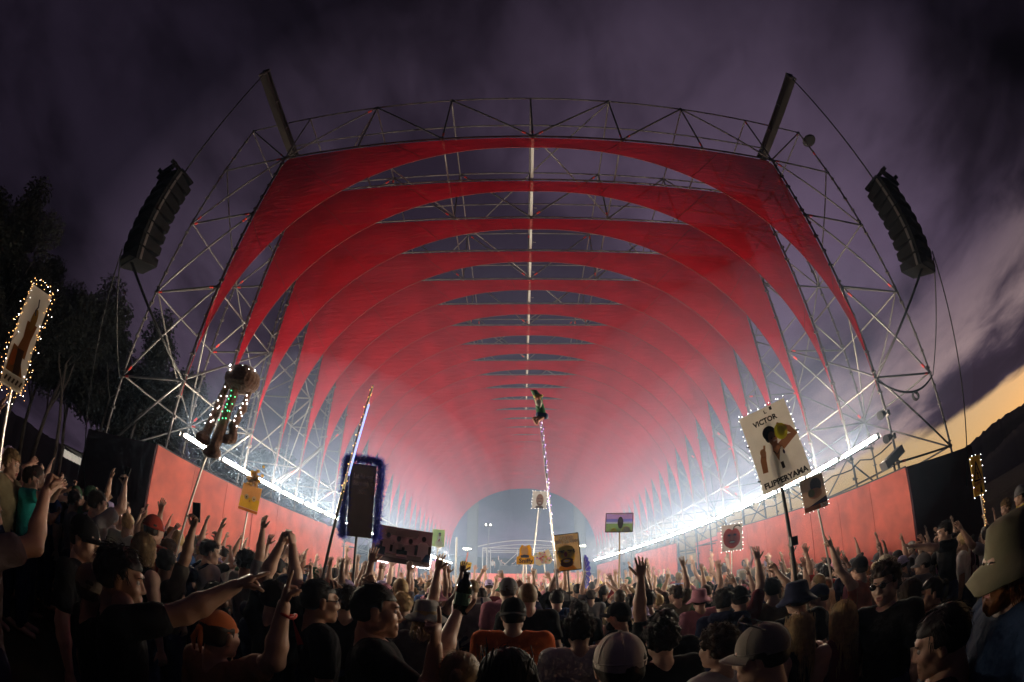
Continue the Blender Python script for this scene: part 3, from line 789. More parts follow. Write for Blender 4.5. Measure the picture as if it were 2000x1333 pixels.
# ---- hands: palm and five fingers, pointing along +Z from the wrist, palm normal +Y, thumb towards +X (mirrored for the other hand)
HANDS = {}
def hand_geo(pose, mirror):
    key = (pose, mirror)
    if key in HANDS: return HANDS[key]
    m = MB(); curl = {'open': (.18, .14, .10), 'relax': (.40, .45, .30), 'fist': (1.45, 1.5, 1.0), 'grip': (.95, 1.15, .8), 'point': (1.4, 1.5, 1.0), 'horns': (1.4, 1.5, 1.0), 'flat': (.03, .03, .02), 'pinch': (.7, .7, .5)}[pose]
    # palm
    secs = [(-.03, .026, .021), (0, .029, .020), (.03, .038, .018), (.065, .043, .016), (.09, .041, .013)]; n = 10; vs = []; fs = []
    for z, a, b in secs:
        for k in range(n):
            t = 2 * math.pi * k / n; vs.append((a * math.cos(t), b * math.sin(t), z))
    for i in range(len(secs) - 1):
        for k in range(n): fs.append((i * n + k, i * n + (k + 1) % n, (i + 1) * n + (k + 1) % n, (i + 1) * n + k))
    fs.append(tuple(range((len(secs) - 1) * n, len(secs) * n))); m.add(vs, fs)
    L_ = [(.030, .075, .22, 1), (.010, .084, .06, 2), (-.011, .078, -.08, 3), (-.030, .062, -.24, 4)]
    for x, ln, sp, k in L_:
        c = curl
        if (pose == 'point' and k == 1) or (pose == 'horns' and k in (1, 4)): c = (.08, .06, .05)
        s = sp * (.9 if pose == 'open' else .45 if pose in ('relax', 'flat') else .2)
        p = Vector((x, 0, .083)); d = Vector((math.sin(s), 0, math.cos(s))); side = Vector((math.cos(s), 0, -math.sin(s))); pts = [p]; a = 0
        for q, f in enumerate((.44, .32, .24)):
            a += c[q] * (1 + .08 * (k - 2)); dd = d * math.cos(a) + Vector((0, 1, 0)) * math.sin(a); p = p + dd * ln * f; pts.append(p)
        mid = []
        for q in range(3): mid += [pts[q], pts[q].lerp(pts[q + 1], .5)]
        mid.append(pts[3]); m.tube(mid, [.0098, .0088, .0092, .0080, .0082, .0072, .0045], 7)
    th = {'open': (.75, .15), 'relax': (.5, .4), 'flat': (.35, .1), 'fist': (.25, 1.0), 'grip': (.5, .95), 'point': (.25, 1.0), 'horns': (.25, 1.0), 'pinch': (.4, .8)}[pose]
    p = Vector((.030, .004, .022)); d = Vector((math.sin(th[0]), 0, math.cos(th[0]))); pts = [p]; a = th[1] * .4
    for q, f in enumerate((.036, .030, .024)):
        dd = d * math.cos(a) + Vector((0, 1, 0)) * math.sin(a); p = p + dd * f; pts.append(p); a += th[1] * .35
    m.tube(pts, [.014, .0115, .0105, .006], 7)
    V = np.array([tuple(v) for v in m.v]); F = [list(f) for f in m.f]
    if mirror: V[:, 0] *= -1; F = [f[::-1] for f in F]
    HANDS[key] = (V, F); return HANDS[key]

def ik(S, T, l1, l2, hint):
    S, T, hint = np.array(S, float), np.array(T, float), np.array(hint, float)
    d = T - S; L_ = np.linalg.norm(d); d = d / max(L_, 1e-6); L_ = min(max(L_, abs(l1 - l2) + .02), (l1 + l2) * .995)
    a = (l1 * l1 - l2 * l2 + L_ * L_) / (2 * L_); h = math.sqrt(max(0, l1 * l1 - a * a))
    u = hint - d * (hint @ d); u = u / max(np.linalg.norm(u), 1e-6)
    return S + d * a + u * h, S + d * L_
# arm presets in body space for the right arm (+X); the left mirrors x:  wrist target, elbow hint, hand pose, palm normal
ARMS = {'down': ((.27, .02, .83), (.6, -.6, 0), 'relax', (-1, .2, 0)), 'up': ((.30, .10, 1.97), (1, .2, 0), 'open', (0, 1, .1)), 'upw': ((.47, .16, 1.86), (.6, -.2, -.6), 'open', (-.3, 1, 0)),
        'fist': ((.24, .20, 1.88), (1, .3, -.3), 'fist', (0, .6, .5)), 'fwd': ((.18, .52, 1.62), (.7, 0, -.7), 'flat', (-.3, 0, -1)), 'clap': ((.11, .36, 1.70), (1, 0, -.5), 'flat', (-1, 0, 0)),
        'head': ((.10, .05, 1.72), (1, .1, .4), 'relax', (-.6, 0, -1)), 'horn': ((.34, .12, 1.95), (1, 0, 0), 'horns', (0, 1, 0)), 'phone': ((.16, .34, 1.78), (.7, 0, -.7), 'grip', (-.5, -.8, 0)),
        'bent': ((.20, .28, 1.32), (.8, -.3, -.5), 'relax', (-.7, 0, .6)), 'high': ((.16, .04, 2.02), (1, 0, 0), 'open', (0, 1, 0)), 'point': ((.25, .30, 1.86), (.8, 0, -.5), 'point', (-.2, .3, -1))}
BODY = {}; WRIST = {}
def rot_to(zdir, ydir):
    z = np.array(zdir, float); z /= np.linalg.norm(z); y = np.array(ydir, float); y = y - z * (y @ z)
    if np.linalg.norm(y) < 1e-4: y = np.cross(z, [1, 0, 0.3])
    y /= np.linalg.norm(y); x = np.cross(y, z); return np.stack([x, y, z], 1)
def body(arms, build='man', sleeve='tee', vox=.015):
    """meshes for one pose, cached: (body geometry parts, shirt mesh, trouser mesh).  arms = (right, left), each a preset name or (wrist, hint, pose, palm)"""
    key = (str(arms), build, sleeve, vox)
    if key in BODY: return BODY[key]
    w = {'man': 1., 'woman': .88, 'broad': 1.12}[build]; A = lambda *a: np.array(a, float)
    tor = [('c', A(0, 0, .96), A(0, 0, 1.06), .150 * w, .140 * w, .68), ('c', A(0, 0, 1.06), A(0, .005, 1.30), .135 * w, .168 * w, .66), ('c', A(-.10 * w, 0, 1.385), A(.10 * w, 0, 1.385), .092, .092, .85), ('c', A(0, -.02, 1.40), A(0, -.035, 1.50), .07, .055)]
    if build == 'woman': tor += [('e', (.075, .105, 1.27), (.06, .055, .06)), ('e', (-.075, .105, 1.27), (.06, .055, .06))]
    legs = []
    for s in (-1, 1):
        legs += [('c', A(s * .09, 0, .94), A(s * .105, .01, .50), .092, .060), ('c', A(s * .105, .01, .50), A(s * .11, -.02, .09), .058, .038), ('c', A(s * .11, -.03, .05), A(s * .12, .15, .035), .042, .035)]
    armp = []; sl = []; hands = []
    for s, arm in zip((1, -1), arms):
        pr = ARMS[arm] if isinstance(arm, str) else arm
        T = np.array(pr[0], float) * ([s, 1, 1] if isinstance(arm, str) else 1); hint = np.array(pr[1], float) * ([s, 1, 1] if isinstance(arm, str) else 1); pn = np.array(pr[3], float) * ([s, 1, 1] if isinstance(arm, str) else 1)
        lift = np.clip((T[2] - 1.35) / .5, 0, 1)
        S = A(s * (.188 - .02 * lift) * w, -.01, 1.415 + .035 * lift)
        E, W_ = ik(S, T, .295, .265, hint)
        up = [('c', A(s * .13 * w, -.005, 1.395 + .02 * lift), S, .072, .062), ('c', S, S + (E - S) * .45, .058, .054), ('c', S + (E - S) * .4, E, .054, .043)]
        fo = [('c', E, E + (W_ - E) * .3, .044, .045), ('c', E + (W_ - E) * .3, W_, .045, .028)]
        armp += up + fo
        g = .013
        if sleeve == 'tee': sl += [('c', A(s * .13 * w, -.005, 1.395 + .02 * lift), S, .072 + g, .060 + g), ('c', S, S + (E - S) * .58, .058 + g, .056 + g)]
        elif sleeve == 'long': sl += [q[:3] + (q[3] + g, q[4] + g) for q in up + fo]
        else: sl += [('c', A(s * .10 * w, -.005, 1.40), A(s * .145 * w, -.005, 1.41), .07 + g * .6, .058 + g * .6)]
        hands.append((W_, W_ - E, pr[2], pn, s))
    V, F = sdf_mesh(tor + legs + armp, vox, .03); G = Geo(); G.add(V, F)
    for W_, d, pose, pn, s in hands:
        Rm = rot_to(d, pn); hv, hf = hand_geo(pose, s < 0); G.add(hv @ Rm.T + W_, hf)
    g = .016
    sp = [q[:3] + (q[3] + g, q[4] + g) + q[5:] for q in tor if q[0] == 'c'][:3] + [('e', q[1], tuple(r + .01 for r in q[2])) for q in tor if q[0] == 'e'] + sl
    if sleeve == 'long': sp += [('c', A(-.07, -.09, 1.47), A(.07, -.09, 1.47), .055, .055)]
    nc = (0, .02, 1.55)
    V, F = sdf_mesh(sp, vox, .025, cut=lambda x, y, z: np.maximum(.085 - np.sqrt(x * x + (y - .01) ** 2 + (z - 1.525) ** 2), .90 - z))
    ph = (sum(map(ord, str(arms))) % 97) * .13; rad = V * [1, 1, 0]; rad /= np.maximum(np.linalg.norm(rad, axis=1), 1e-3)[:, None]; fo_ = np.sin(38 * V[:, 2] + 9 * V[:, 0] + 5 * np.sin(11 * V[:, 0] + ph)) * np.clip((1.42 - V[:, 2]) * 4, .25, 1) + .8 * np.sin(26 * V[:, 0] + 14 * V[:, 1] + 8 * V[:, 2] + ph)
    V = V + rad * (.0048 * fo_)[:, None]; S_ = Geo(); S_.add(V, F)
    V, F = sdf_mesh([('c', A(0, 0, .93), A(0, 0, 1.0), .160, .150, .72)] + [q[:3] + (q[3] + .014, q[4] + .018) for q in legs if q[2][2] > .06], max(vox, .02), .025)
    T_ = Geo(); T_.add(V, F)
    WRIST[key[:2]] = {h[4]: (h[0], h[1] / np.linalg.norm(h[1])) for h in hands}
    BODY[key] = (G, S_.mesh('shirt', cloth), T_.mesh('trousers', cloth)); return BODY[key]
HZ = 1.612                                   # head centre height in body space
def head_T(hy, hp, hr=0):
    r = np.array((Matrix.Rotation(R(-hy), 3, 'Z') @ Matrix.Rotation(R(hp), 3, 'X') @ Matrix.Rotation(R(hr), 3, 'Y')))
    T = np.eye(4); T[:3, :3] = r; T[:3, 3] = (0, .005, HZ); return T
BMESH = {}
def body_mesh(arms, build, sleeve, vox, hk, hy, hp):
    key = (str(arms), build, sleeve, vox, hk, hy, hp)
    if key not in BMESH:
        G, s, t = body(arms, build, sleeve, vox); H_ = head(hk); B = Geo(); B.V = list(G.V); B.F = [list(f) for f in G.F]; B.M = list(G.M); B.n = G.n
        T = head_T(hy, hp); V = np.concatenate(H_.V) @ T[:3, :3].T + T[:3, 3]; B.add(V, [list(f) for f in H_.F], H_.M)
        BMESH[key] = (B.mesh('person_body', [skin, eyem, lipm, browm]), s, t)
    return BMESH[key]

# ---- hair, hats and small wear (head space)
def on_skull(a, e, off=0.):
    d = np.array((math.cos(e) * math.sin(a), math.cos(e) * math.cos(a), math.sin(e))); r = np.array((.075, .098, .090)); t = 1 / math.sqrt(((d / r) ** 2).sum()); return np.array((0, -.012, .028)) + d * (t + off)
HAIR = {}
def hair_mesh(kind, seed=0, strands=True, hat=False):
    key = (kind, seed, strands, hat)
    if key in HAIR: return HAIR[key]
    rnd = random.Random(seed * 7 + len(kind)); G = Geo()
    off = {'buzz': .004, 'short': .012, 'messy': .018, 'curly': .022, 'long': .014, 'bob': .016, 'pony': .009, 'bun': .009, 'slick': .010}[kind]
    def cut(x, y, z):
        hl = .058 if kind != 'buzz' else .05
        face = np.minimum(y - (.030 + .0 * z), -(z - hl) * 1.0)                     # in front and below the hairline
        low = (-.055 if kind in ('buzz', 'short', 'messy', 'slick', 'curly', 'pony', 'bun') else -.09) - z
        side = np.minimum(np.minimum(y + .012, -(z - .0)), 1.)                        # keep ears free
        if hat: low = np.maximum(low, z - .055)
        return np.maximum(np.maximum(face, low), side if kind not in ('long', 'bob') else face)
    V, F = sdf_mesh([('e', (0, -.012, .028), (.075 + off, .096 + off, .090 + off)), ('e', (0, -.05, -.02), (.062 + off * .7, .06 + off * .6, .06))], .0085 if strands else .016, .02, cut)
    N_ = V - np.array((0, -.012, .028)); N_ /= np.linalg.norm(N_, axis=1)[:, None]
    amp = {'buzz': .001, 'short': .004, 'messy': .009, 'curly': .012, 'long': .004, 'bob': .005, 'pony': .002, 'bun': .002, 'slick': .002}[kind]
    fr = 95 if kind == 'curly' else 60
    V = V + N_ * (amp * (np.sin(fr * V[:, 0] + seed) * np.sin(fr * .9 * V[:, 1] + 2) + .7 * np.sin(fr * 1.3 * V[:, 2] + 1 + seed) * np.sin(fr * V[:, 0])))[:, None]
    G.add(V, F)
    m = MB()
    def strip(pts, w):
        vs = []; fs = []
        for i, p in enumerate(pts):
            p = Vector(p); t = Vector(pts[min(i + 1, len(pts) - 1)]) - Vector(pts[max(i - 1, 0)]); o = Vector((p.x, p.y, 0)); o = o.normalized() if o.length > 1e-4 else Vector((0, -1, 0)); sd = t.cross(o); sd = sd.normalized() if sd.length > 1e-6 else Vector((1, 0, 0))
            ww = w * (1 - .75 * i / (len(pts) - 1)); vs += [p - sd * ww, p + o * ww * .5, p + sd * ww]
        for i in range(len(pts) - 1):
            a = i * 3; fs += [(a, a + 1, a + 4, a + 3), (a + 1, a + 2, a + 5, a + 4)]
        m.add(vs, fs)
    if strands:
        ns = {'buzz': 0, 'short': 520, 'messy': 620, 'curly': 520, 'long': 520, 'bob': 420, 'pony': 120, 'bun': 100, 'slick': 420}[kind]
        for k in range(ns):
            a = rnd.uniform(-math.pi, math.pi); e = math.asin(rnd.uniform(-.35, 1)); front = abs(a) < .95
            if front and e < .62: continue
            if hat and (e > .12 or kind in ('short', 'messy', 'slick')): continue
            if kind not in ('long', 'bob') and abs(a) < 1.75 and e < -.05: continue
            p = on_skull(a, e, off * .6); n_ = p - np.array((0, -.012, .028)); n_ /= np.linalg.norm(n_)
            if kind in ('long', 'bob'):
                ln = rnd.uniform(.30, .42) if kind == 'long' else rnd.uniform(.16, .22); pts = []; q = p.copy(); e2 = e; a2 = a if abs(a) > .9 else (1.1 if a > 0 else -1.1) * rnd.uniform(.9, 1.2); aa = a
                st = 9; ph = rnd.uniform(0, 6)
                for s in range(st + 1):
                    t = s / st; el = e - t * ln / .095
                    aa = a + (a2 - a) * min(1, t * 2)
                    if el > -.25: q = on_skull(aa, el, off + rnd.uniform(-.002, .006)); last = q.copy(); zl = q[2]; tl = t
                    else: q = last + np.array((.010 * math.sin(9 * t + ph) + last[0] * .10 * (t - tl), -.012 * (t - tl) + .008 * math.cos(7 * t + ph), -(t - tl) * ln))
                    pts.append(q)
                strip(pts, rnd.uniform(.0022, .0055))
            elif kind == 'curly':
                pts = []; ph = rnd.uniform(0, 6); tx = np.cross(n_, [0, 0, 1.01]); tx /= np.linalg.norm(tx); ty = np.cross(n_, tx); L_ = rnd.uniform(.018, .04)
                for s in range(7): t = s / 6; pts.append(p + n_ * L_ * t + (tx * math.cos(ph + 7 * t) + ty * math.sin(ph + 7 * t)) * .010)
                strip(pts, .0035)
            else:
                fl = {'short': .5, 'messy': .9, 'pony': .1, 'bun': .1, 'slick': .15}[kind]; L_ = rnd.uniform(.02, .05) * (1.2 if kind == 'messy' else 1.)
                tg = np.array((0, -1., -.3)) if kind in ('slick', 'pony', 'bun') else np.array((math.sin(a) * .5 + rnd.uniform(-.6, .6), math.cos(a) * .4 + rnd.uniform(-.6, .6), -.55)); tg = tg - n_ * (tg @ n_); tg /= max(1e-3, np.linalg.norm(tg))
                strip([p + (tg * t + n_ * fl * (t - .6 * t * t)) * L_ + n_ * .004 for t in (0, .33, .66, 1)], rnd.uniform(.0014, .0030))
        if kind not in ('buzz',) and not hat:
            for k in range(70):
                a = rnd.uniform(-math.pi, math.pi); e = rnd.uniform(.1, 1.4)
                if abs(a) < 1. and e < .75: continue
                p = on_skull(a, e, off); n_ = p - np.array((0, -.012, .028)); n_ /= np.linalg.norm(n_); tg = np.array((rnd.uniform(-1, 1), rnd.uniform(-1, .4), rnd.uniform(-.8, .2))); tg -= n_ * (tg @ n_); L_ = rnd.uniform(.03, .075)
                strip([p + (n_ * (.7 * t - .5 * t * t) + tg * t * .8) * L_ for t in (0, .25, .5, .75, 1)], .0009)
    if kind == 'pony':
        for k in range(60):
            ph = rnd.uniform(0, 6.28); r0 = rnd.uniform(0, .018); b = np.array((r0 * math.cos(ph), -.115, .05 + r0 * math.sin(ph))); L_ = rnd.uniform(.18, .30)
            strip([b + np.array((.02 * math.cos(ph) * t, -.05 * math.sin(math.pi * min(1, t * 1.2)) - .01 * t, -L_ * t * t)) for t in (0, .15, .3, .45, .6, .8, 1)], .006)
    if kind == 'bun' and not hat: m.ball((0, -.085, .105), .042, 10, 8)
    if m.f: G.mb(m)
    HAIR[key] = G.mesh('hair', hairm); return HAIR[key]
def dome(rx, ry, rz, z0, c=(0, -.012, .028), nu=24, nv=7, seam=0.0):
    m = MB(); vs = []; fs = []
    for j in range(nv + 1):
        e = z0 + (math.pi / 2 - z0) * j / nv
        for k in range(nu):
            a = 2 * math.pi * k / nu; s = 1 + seam * (1 if k % (nu // 6) else 0); vs.append((c[0] + rx * s * math.cos(e) * math.sin(a), c[1] + ry * s * math.cos(e) * math.cos(a), c[2] + rz * math.sin(e)))
    for j in range(nv):
        for k in range(nu): fs.append((j * nu + k, j * nu + (k + 1) % nu, (j + 1) * nu + (k + 1) % nu, (j + 1) * nu + k))
    m.add(vs, fs); return m
HATS = {}
def hat_mesh(kind):
    if kind in HATS: return HATS[kind]
    G = Geo()
    if kind.startswith('cap'):
        m = MB(); nu, nv = 36, 9; vs = []; fs = []
        for j_ in range(nv + 1):
            for k in range(nu):
                a = 2 * math.pi * k / nu; e0 = -.12 - .13 * (.5 - .5 * math.cos(a)) * (1 if kind == 'cap' else -1) - (.13 if kind != 'cap' else 0); e = e0 + (math.pi / 2 - e0) * j_ / nv
                w = 1 + .012 * math.sin(5 * a + 3 * e) * math.cos(e) - (.020 if k % 6 == 0 else 0) * math.cos(e); q = .04 * max(0, math.cos(e)) ** 2
                vs.append((.0905 * w * math.cos(e) ** .82 * math.sin(a) if math.cos(e) > 0 else 0, -.012 + .112 * w * (math.cos(e) ** .82 if math.cos(e) > 0 else 0) * math.cos(a), .028 + .106 * math.sin(e) + .003 * math.sin(3 * a + 1)))
        for j_ in range(nv):
            for k in range(nu): fs.append((j_ * nu + k, j_ * nu + (k + 1) % nu, (j_ + 1) * nu + (k + 1) % nu, (j_ + 1) * nu + k))
        m.add(vs, fs); G.mb(m)
        for k in range(6):
            a = 2 * math.pi * (k * 6) / nu
            b = MB(); b.tube([(.092 * math.cos(e) ** .82 * math.sin(a), -.012 + .1135 * math.cos(e) ** .82 * math.cos(a), .028 + .107 * math.sin(e)) for e in [-.15 + (1.5 + .15) * q / 9 for q in range(10)]] if False else [(.0915 * max(0, math.cos(e)) ** .82 * math.sin(a), -.012 + .113 * max(0, math.cos(e)) ** .82 * math.cos(a), .028 + .107 * math.sin(e)) for e in [1.5 * q / 8 for q in range(9)]], .0016, 4, False); G.mb(b)
        b = MB(); b.ball((0, -.012, .135), .009, 8, 5); G.mb(b)
        sgn = 1 if kind == 'cap' else -1; y0 = -.012; vs = []; fs = []; n = 14
        for layer in (0, 1):
            for i in range(n + 1):
                a = -1.15 + 2.3 * i / n
                for q, (r, dz) in enumerate(((.0, 0), (.035, -.004), (.072, -.014))):
                    x = math.sin(a) * (.088 + r * .25); y = math.cos(a) * (.106 + r * 1.0 * math.cos(a * .8)); z = .034 + dz - .018 * (math.sin(a)) ** 2 * (1 + q * .3) - .004 * layer
                    vs.append((x, y0 + sgn * y, z))
        for layer in (0, 1):
            for i in range(n):
                for q in range(2):
                    o = layer * (n + 1) * 3 + i * 3 + q; f = (o, o + 3, o + 4, o + 1); fs.append(f if (layer == 0) == (sgn < 0) else f[::-1])
        o2 = (n + 1) * 3
        for i in range(n): fs.append((i * 3 + 2, i * 3 + 5, i * 3 + 5 + o2, i * 3 + 2 + o2))
        b = MB(); b.add(vs, fs); G.mb(b)
        b = MB()                                    # sweat band rim
        b.tube([(.090 * math.sin(t), -.012 + .111 * math.cos(t), .030) for t in [2 * math.pi * k / 24 for k in range(25)]], .0035, 5, False); G.mb(b)
    elif kind == 'beanie':
        G.mb(dome(.092, .112, .112, -.12)); b = MB(); b.tube([(.093 * math.sin(t), -.012 + .113 * math.cos(t), .022) for t in [2 * math.pi * k / 24 for k in range(25)]], .012, 6, False); G.mb(b)
    elif kind == 'bandana':
        G.mb(dome(.084, .106, .098, .0, seam=.015)); b = MB(); b.ball((0, -.125, .02), .02, 8, 6, None, (1.2, .8, .9))
        for s in (-1, 1): b.tube([(s * .01, -.125, .015), (s * .03, -.145, -.04), (s * .025, -.14, -.10)], [.012, .014, .004], 6)
        G.mb(b)
    else:                                           # bucket
        m = MB(); n = 28; prof = [(.02, .138), (.06, .136), (.080, .126), (.088, .09), (.094, .045), (.098, .030), (.130, .004), (.160, -.022), (.156, -.028), (.10, .022), (.092, .04)]; vs = []; fs = []
        for r, z in prof:
            for k in range(n):
                a = 2 * math.pi * k / n; wv = 1 + (.05 * math.sin(3 * a + 1) + .03 * math.sin(7 * a)) * (1 if r > .12 else .15); vs.append((r * wv * math.cos(a), -.012 + r * 1.14 * wv * math.sin(a), z + (.010 * math.sin(2 * a) + .006 * math.sin(5 * a + 2) if r > .12 else .002 * math.sin(6 * a))))
        for i in range(len(prof) - 1):
            for k in range(n): fs.append((i * n + k, (i + 1) * n + k, (i + 1) * n + (k + 1) % n, i * n + (k + 1) % n))
        fs.append(tuple(range(n))); m.add(vs, fs); G.mb(m)
    HATS[kind] = G.mesh('hat', hatm); return HATS[kind]
def glasses_mesh():
    m = MB()
    for s in (-1, 1):
        m.ball((s * .034, .112, .012), .024, 10, 6, 0, (1, .25, .8)); m.tube([(s * .058, .108, .016), (s * .078, .06, .016), (s * .080, -.005, .010)], .003, 5, True, 0)
    m.tube([(-.012, .116, .016), (.012, .116, .016)], .003, 5); return m.mesh('sunglasses', lens, True)
GLASS = glasses_mesh()
def beard_mesh():
    V, F = sdf_mesh([('e', (0, .036, -.060), (.062, .070, .075)), ('e', (0, .078, -.105), (.034, .028, .030))], .008, .02, cut=lambda x, y, z: np.maximum(np.maximum(z + .038 - .5 * np.abs(x), -y - .0 + .0), -(np.sqrt((x / .026) ** 2 + ((z + .062) / .012) ** 2) - 1) * .01))
    V = V + .004 * np.sin(140 * V[:, [2, 0, 1]]) * np.sin(120 * V[:, [1, 2, 0]] + 1); G = Geo(); G.add(V, F); return G.mesh('beard', hairm)
BEARD = beard_mesh()
SK = {'pale': (.56, .36, .27), 'mid': (.46, .27, .19), 'tan': (.34, .19, .125), 'brown': (.16, .085, .055)}
HC = {'black': (.012, .010, .009), 'brown': (.045, .025, .014), 'dark': (.022, .014, .010), 'blond': (.42, .29, .13), 'sand': (.20, .13, .06), 'ginger': (.22, .08, .025), 'grey': (.2, .2, .2)}
CC = {'black': (.012, .012, .014), 'white': (.62, .60, .57), 'navy': (.018, .022, .060), 'grey': (.16, .16, .17), 'orange': (.55, .12, .03), 'red': (.35, .03, .025), 'pink': (.55, .25, .33), 'green': (.05, .12, .06), 'teal': (.02, .28, .26), 'khaki': (.20, .17, .10), 'blue': (.05, .11, .28), 'cream': (.55, .48, .36), 'maroon': (.13, .02, .03), 'lilac': (.36, .30, .50), 'yellow': (.55, .42, .06)}
PACK = {}
def pack_mesh():
    if 'p' not in PACK:
        A = lambda *a: np.array(a, float)
        V, F = sdf_mesh([('c', A(-.08, -.22, 1.10), A(.08, -.22, 1.10), .085, .085, .75), ('c', A(-.08, -.21, 1.32), A(.08, -.21, 1.32), .085, .085, .7), ('c', A(0, -.25, 1.08), A(0, -.26, 1.18), .08, .07)], .014, .04); G = Geo(); G.add(V, F); m = MB()
        for s in (-1, 1): m.tube([(s * .10, -.16, 1.40), (s * .115, -.06, 1.475), (s * .12, .05, 1.45), (s * .125, .115, 1.33), (s * .14, .08, 1.15), (s * .13, -.12, 1.08)], .016, 6)
        G.mb(m); PACK['p'] = G.mesh('backpack', cloth)
    return PACK['p']
def person(x, y, H, fa, label, arms=('down', 'down'), build='man', sleeve='tee', vox=.015, hk='man', hy=0, hp=0, sk='pale', hair='short', hc='brown', hat=None, hatc='black', shirt='black', legs='navy', glasses=None, beard=False, group=None, seed=0, strands=True, z=None, extras=None):
    zg = gz(x, y) if z is None else z
    t = thing('person', label, 'person', (x, y, zg), R(-fa), group); s = H / 1.745; t.scale = (s, s, s)
    bm_, sm, tm = body_mesh(arms, build, sleeve, vox, hk, hy, hp)
    b = link('body', bm_, t); b.color = (*SK[sk], 1)
    o = link('shirt', sm, t); o.color = (*(CC[shirt] if isinstance(shirt, str) else shirt), 1)
    o = link('trousers', tm, t); o.color = (*CC[legs], 1)
    T = Matrix(head_T(hy, hp).tolist())
    if hair:
        o = link('hair', hair_mesh(hair, seed, strands, bool(hat)), t, matrix=T); o.color = (*HC[hc], 1)
    if hat:
        o = link('hat', hat_mesh(hat), t, matrix=T); o.color = (*(CC[hatc] if isinstance(hatc, str) else hatc), 1)
    if glasses:
        o = link('sunglasses', GLASS, t, matrix=T @ (Matrix.Translation((0, .0, 0)) if glasses == 'on' else Matrix.Translation((0, -.03, .105)) @ Matrix.Rotation(R(28), 4, 'X')))
    if extras == 'pack':
        o = link('backpack', pack_mesh(), t); o.color = (*CC['navy' if shirt != 'navy' else 'khaki'], 1)
    if beard:
        o = link('beard', BEARD, t, matrix=T); o.color = (*HC[hc], 1)
    return t
def aim(x, y, H, fa, wx, wy, wz):
    """world point -> body space of a person standing at x, y facing fa"""
    s = H / 1.745; dx, dy, dz = wx - x, wy - y, wz - gz(x, y); a = R(fa); return ((dx * math.cos(a) - dy * math.sin(a)) / s, (dx * math.sin(a) + dy * math.cos(a)) / s, dz / s)
# ------------------------------------------------------------------ totems and signs held above the crowd
_pm = {}
def pm(col, tl=.8):
    """printed plastic sheet: lets some light through from behind"""
    key = (col, tl)
    if key in _pm: return _pm[key]
    m = bpy.data.materials.new('print'); m.use_nodes = True; nt = m.node_tree; N = nt.nodes; L = nt.links
    for n in list(N): N.remove(n)
    out = N.new('ShaderNodeOutputMaterial'); d = N.new('ShaderNodeBsdfPrincipled'); t = N.new('ShaderNodeBsdfTranslucent'); mx = N.new('ShaderNodeMixShader')
    tc = N.new('ShaderNodeTexCoord'); nz = N.new('ShaderNodeTexNoise'); nz.inputs['Scale'].default_value = 6; nz.inputs['Detail'].default_value = 5; L.new(tc.outputs['Object'], nz.inputs['Vector'])
    mr = N.new('ShaderNodeMapRange'); mr.inputs[3].default_value = .78; mr.inputs[4].default_value = 1.15; L.new(nz.outputs['Fac'], mr.inputs[0])
    ml = N.new('ShaderNodeVectorMath'); ml.operation = 'SCALE'; ml.inputs[0].default_value = col; L.new(mr.outputs[0], ml.inputs['Scale'])
    for k in (d, t): L.new(ml.outputs[0], k.inputs[0])
    d.inputs['Roughness'].default_value = .45
    mx.inputs[0].default_value = tl; L.new(d.outputs[0], mx.inputs[1]); L.new(t.outputs[0], mx.inputs[2]); L.new(mx.outputs[0], out.inputs[0]); _pm[key] = m; return m
glow_w = mat('fairy_white', (1, 1, 1), .4, emit=(1, .96, .95), estr=16.); glow_y = mat('fairy_warm', (1, .8, .5), .4, emit=(1, .48, .15), estr=3.2); glow_v = mat('fairy_violet', (.8, .6, 1), .4, emit=(.55, .30, 1), estr=4.); glow_g = mat('fairy_green', (.3, 1, .5), .4, emit=(.10, 1, .35), estr=3.)
for _g in (glow_v, glow_g): _g.cycles.emission_sampling = 'NONE'
alu = mat('aluminium_pole', (.62, .60, .58), .35, .8); wood = mat('bamboo_pole', (.42, .30, .16), .6, noise=(8, .3)); blackpole = mat('black_pole', (.02, .02, .022), .4)
def text_mesh(body, size, m, bold=.0, width=None):
    cu = bpy.data.curves.new('txt', 'FONT'); cu.body = body; cu.size = size; cu.align_x = 'CENTER'; cu.align_y = 'CENTER'; cu.offset = bold; cu.extrude = .0008; cu.resolution_u = 2
    o = bpy.data.objects.new('txt', cu); COL.objects.link(o); dg = bpy.context.evaluated_depsgraph_get(); me = bpy.data.meshes.new_from_object(o.evaluated_get(dg)); bpy.data.objects.remove(o); bpy.data.curves.remove(cu)
    me.materials.clear(); me.materials.append(m)
    xs = [v.co.x for v in me.vertices]; f = (width / (max(xs) - min(xs))) if width else 1.
    for v in me.vertices: x, y, z = v.co; v.co = (x * f, -z, y)                       # stand it up, reading from -Y
    return me
